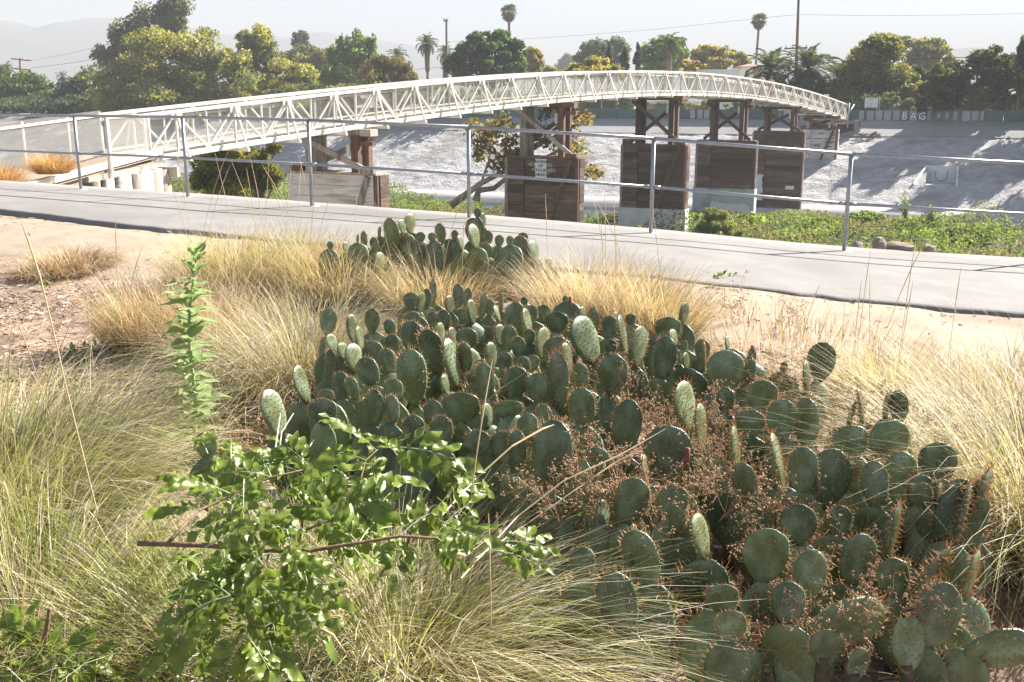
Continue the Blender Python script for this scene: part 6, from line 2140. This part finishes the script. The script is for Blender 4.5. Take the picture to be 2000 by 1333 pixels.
for (a, c) in (((700, 950), (640, 1180)), ((600, 930), (560, 1150)), ((480, 985), (520, 1180)), ((820, 960), (760, 1150))):
    MB().tube([bp(*a, -0.03), bp((a[0] + c[0]) / 2 + 8, (a[1] + c[1]) / 2, -0.16), atz(c[0], c[1], 0.0)], [0.003, 0.005, 0.007], 6).build('twig', m_stem, b5, True, True)
for k in range(28):
    x, y = random.uniform(380, 930), random.uniform(880, 1080)
    a = random.uniform(0, 2 * PI)
    L_ = random.uniform(55, 85)
    dz_ = random.uniform(-0.14, 0.02)
    P0, P1 = bp(x, y, dz_), bp(x + L_ * math.cos(a), y + 0.7 * L_ * math.sin(a), dz_ + random.uniform(-.06, .06))
    compound_leaf(b5, P0, P1, 4, random.uniform(40, 54) / 2000 * P0.y, (random.gauss(0.1, .5), random.gauss(-0.5, .4), 0.8))
b6 = thing('leafy_branch', 'drooping leafy shoots reaching down to the bottom edge left of centre', 'branch', bp(560, 1250, -0.2))
MB().tube([bp(585, 1090, 0.02), bp(560, 1180, -0.02), atz(520, 1330, 0.02)], [0.003, 0.004, 0.006], 6).build('twig', m_stem, b6, True, True)
for k in range(17):
    x, y = random.uniform(360, 680), random.uniform(1080, 1230)
    a = random.uniform(0.6, 2.6)
    L_ = random.uniform(60, 95)
    P0, P1 = bp(x, y, random.uniform(-.06, .06)), bp(x + L_ * math.cos(a), y + L_ * 0.8 * math.sin(a), random.uniform(-.06, .06))
    compound_leaf(b6, P0, P1, 4, random.uniform(44, 58) / 2000 * P0.y, (random.gauss(0.1, .5), random.gauss(-0.6, .4), 0.75))
b3 = thing('leafy_branch', 'dark green leafy sprig in the shade at the bottom left corner', 'branch', bp(90, 1290, -0.1))
MB().tube([bp(65, 1333, -0.1), bp(85, 1260, -0.05), bp(97, 1190, 0)], [0.008, 0.007, 0.005], 7).build('twig', m_stem, b3, True, True)
for (a, c, npair, ll) in [((60, 1290), (10, 1330), 3, 60), ((70, 1240), (20, 1220), 3, 55), ((90, 1300), (210, 1310), 3, 75), ((90, 1310), (170, 1270), 3, 70), ((40, 1330), (110, 1275), 3, 60), ((20, 1290), (50, 1200), 3, 55)]:
    P0, P1 = bp(*a, -0.06), bp(*c, -0.05)
    compound_leaf(b3, P0, P1, npair, ll / 2000 * P0.y * 1.1, (random.gauss(0.1, .5), random.gauss(-0.5, .3), 0.8))
b4 = thing('leafy_branch', 'bright green sprig poking out between the grass and the near cacti', 'branch', bp(1000, 1080, -0.12))
for (a, c, npair, ll) in [((960, 1060), (1065, 1060), 4, 42), ((960, 1075), (1050, 1095), 4, 40), ((975, 1085), (1060, 1040), 3, 40)]:
    P0, P1 = bp(*a), bp(*c)
    compound_leaf(b4, P0, P1, npair, ll / 2000 * P0.y * 1.1, (random.gauss(0.1, .3), -0.6, 0.8))
# bleached twigs
tw = thing('bleached_twig', 'forked bleached twig standing behind the leafy branch', 'twig', bp(500, 930))
for pts in ([(480, 950), (520, 915), (545, 885), (550, 845), (573, 808)], [(535, 900), (540, 860), (548, 808)], [(600, 940), (590, 900), (612, 860)]):
    MB().tube([bp(*q) for q in pts], list(np.linspace(0.0035, 0.0015, len(pts))), 6).build('stick', m_twigw, tw, True, True)

# ---------------------------------------------------------------- tall leafy weed
base = atz(372, 905, 0.0)
top = at(380, 492, base.y)
wd_ = thing('tall_weed', 'tall single-stemmed weed with woolly light green leaves', 'weed', base)
spine_ = [base + (top - base) * f + Vector((0.02 * math.sin(f * 7), 0, 0)) for f in np.linspace(0, 1, 9)]
MB().tube(spine_, list(np.linspace(0.011, 0.005, 9)), 8).build('stem', m_weedstem, wd_, True, True)
WL = [leaf_mesh('leaf', m_weedleaf, random.uniform(0.38, 0.5), 0.18, random.uniform(0.15, 0.4), 0.25, 7, 50 + k) for k in range(5)]
for i in range(92):
    f = 0.05 + 0.95 * (i / 91) ** 0.92
    k = min(int(f * 8), 7)
    c = spine_[k].lerp(spine_[k + 1], f * 8 - k)
    az = i * 2.39996 + random.uniform(-.3, .3)
    el = random.uniform(0.1, 0.65) + (0.65 if f > 0.88 else 0)
    dirv = Vector((math.cos(az) * math.cos(el), math.sin(az) * math.cos(el), math.sin(el)))
    s_ = (0.135 if f < 0.85 else 0.095) * random.uniform(0.75, 1.15) * (1.15 if f < 0.3 else 1)
    o = link('leaf', WL[i % 5], wd_)
    o.matrix_local = Matrix.Translation(c - wd_.location) @ orient(dirv, (0, 0, 1)).to_4x4() @ Matrix.Diagonal((s_, s_, s_, 1))
for (label, px, py, n, sz) in [('tiny green weed growing at the near edge of the paved path', 1408, 548, 26, 0.06), ('small green weed on the mulch at far left', 92, 578, 16, 0.06), ('low green seedling left of the tall weed', 165, 700, 18, 0.06), ('yellow-green seedling on the mulch just left of the tall weed', 298, 712, 8, 0.05), ('dark leafy seedling at the foot of the tall weed', 430, 890, 26, 0.075)]:
    p = atz(px, py, 0.0)
    p.z = gz(p.x, p.y)
    if n == 26 and px > 1000:
        p = atz(px, py, float(zf(1.9)))
    r = thing('small_weed', label, 'weed', p, 0, 'small green weeds')
    for i in range(n):
        az, el = random.uniform(0, 6.3), random.uniform(0.2, 1.3)
        dirv = Vector((math.cos(az) * math.cos(el), math.sin(az) * math.cos(el), math.sin(el)))
        o = link('leaf', LF[i % 6], r)
        s_ = sz * random.uniform(0.7, 1.2)
        o.matrix_local = Matrix.Translation(Vector((random.gauss(0, .06 if px > 1000 else 0.03), random.gauss(0, .02), 0.01 + random.random() * 0.05))) @ orient(dirv, (0, 0, 1)).to_4x4() @ Matrix.Diagonal((s_, s_, s_, 1))

# ---------------------------------------------------------------- long straw stalks
def long_stalk(label, pts, r=0.0022):
    P3 = [Vector(p) for p in pts]
    rr = [r * (1.2 if i > len(P3) * 0.55 else 0.9) for i in range(len(P3))]
    rr[-1] = r * 0.4
    tag(own('dry_stalk', MB().tube(P3, rr, 5, False), m_straw), label, 'dry stalk', 'long dry stalks')


def sk(px, py, z): return atz(px, py, z)


Y0 = 2.9
long_stalk('long pale stalk leaning across the left of the view in front of the mulch', [at(190, 1000, Y0), at(165, 900, Y0), at(130, 760, Y0), at(105, 650, Y0), at(78, 540, Y0), at(55, 470, Y0), at(40, 428, Y0)], 0.0024)
long_stalk('pale curved stalk arching over the near cacti from the leafy branch', [bp(860, 1010), at(930, 935, 3.0), at(1000, 872, 3.1), at(1060, 838, 3.2), at(1082, 830, 3.25)], 0.0032)
long_stalk('straight brown stalk slanting across the cacti at centre', [bp(900, 1130), at(1010, 1010, 2.9), at(1100, 940, 3.0), at(1210, 890, 3.1), at(1300, 838, 3.2)], 0.0026)
long_stalk('second brown stalk slanting across the cacti just below the first', [bp(930, 1090), at(1020, 1030, 2.9), at(1120, 960, 3.0), at(1200, 905, 3.1), at(1260, 875, 3.15)], 0.0022)
long_stalk('thin stalk slanting up among the dry brown weeds on the right', [at(1500, 960, 3.4), at(1560, 890, 3.45), at(1640, 815, 3.5)], 0.002)
long_stalk('thin reddish stalk slanting across the middle cacti', [at(870, 870, 3.9), at(930, 800, 3.9), at(985, 755, 3.95), at(1060, 705, 4.0)], 0.0018)
long_stalk('drooping seed head in the grass at bottom centre', [bp(600, 1300), bp(610, 1240, .02), bp(625, 1225, .03), bp(650, 1240, .02), bp(675, 1275)], 0.003)
long_stalk('tall thin stalk before the willow, leftmost of the three over the path', [at(500, 520, 7.8), at(465, 470, 7.8), at(440, 385, 7.8), at(420, 300, 7.8)], 0.0028)
long_stalk('tall thin stalk before the willow, middle of the three over the path', [at(540, 520, 7.8), at(505, 450, 7.8), at(480, 385, 7.8), at(452, 315, 7.8)], 0.0028)
long_stalk('tall thin stalk before the willow, rightmost of the three over the path', [at(520, 510, 7.9), at(512, 430, 7.9), at(500, 360, 7.9), at(488, 305, 7.9)], 0.0028)

# nothing stands for plants whose pads all went to their neighbours
for r in roots:
    if not r.children:
        bpy.data.objects.remove(r)
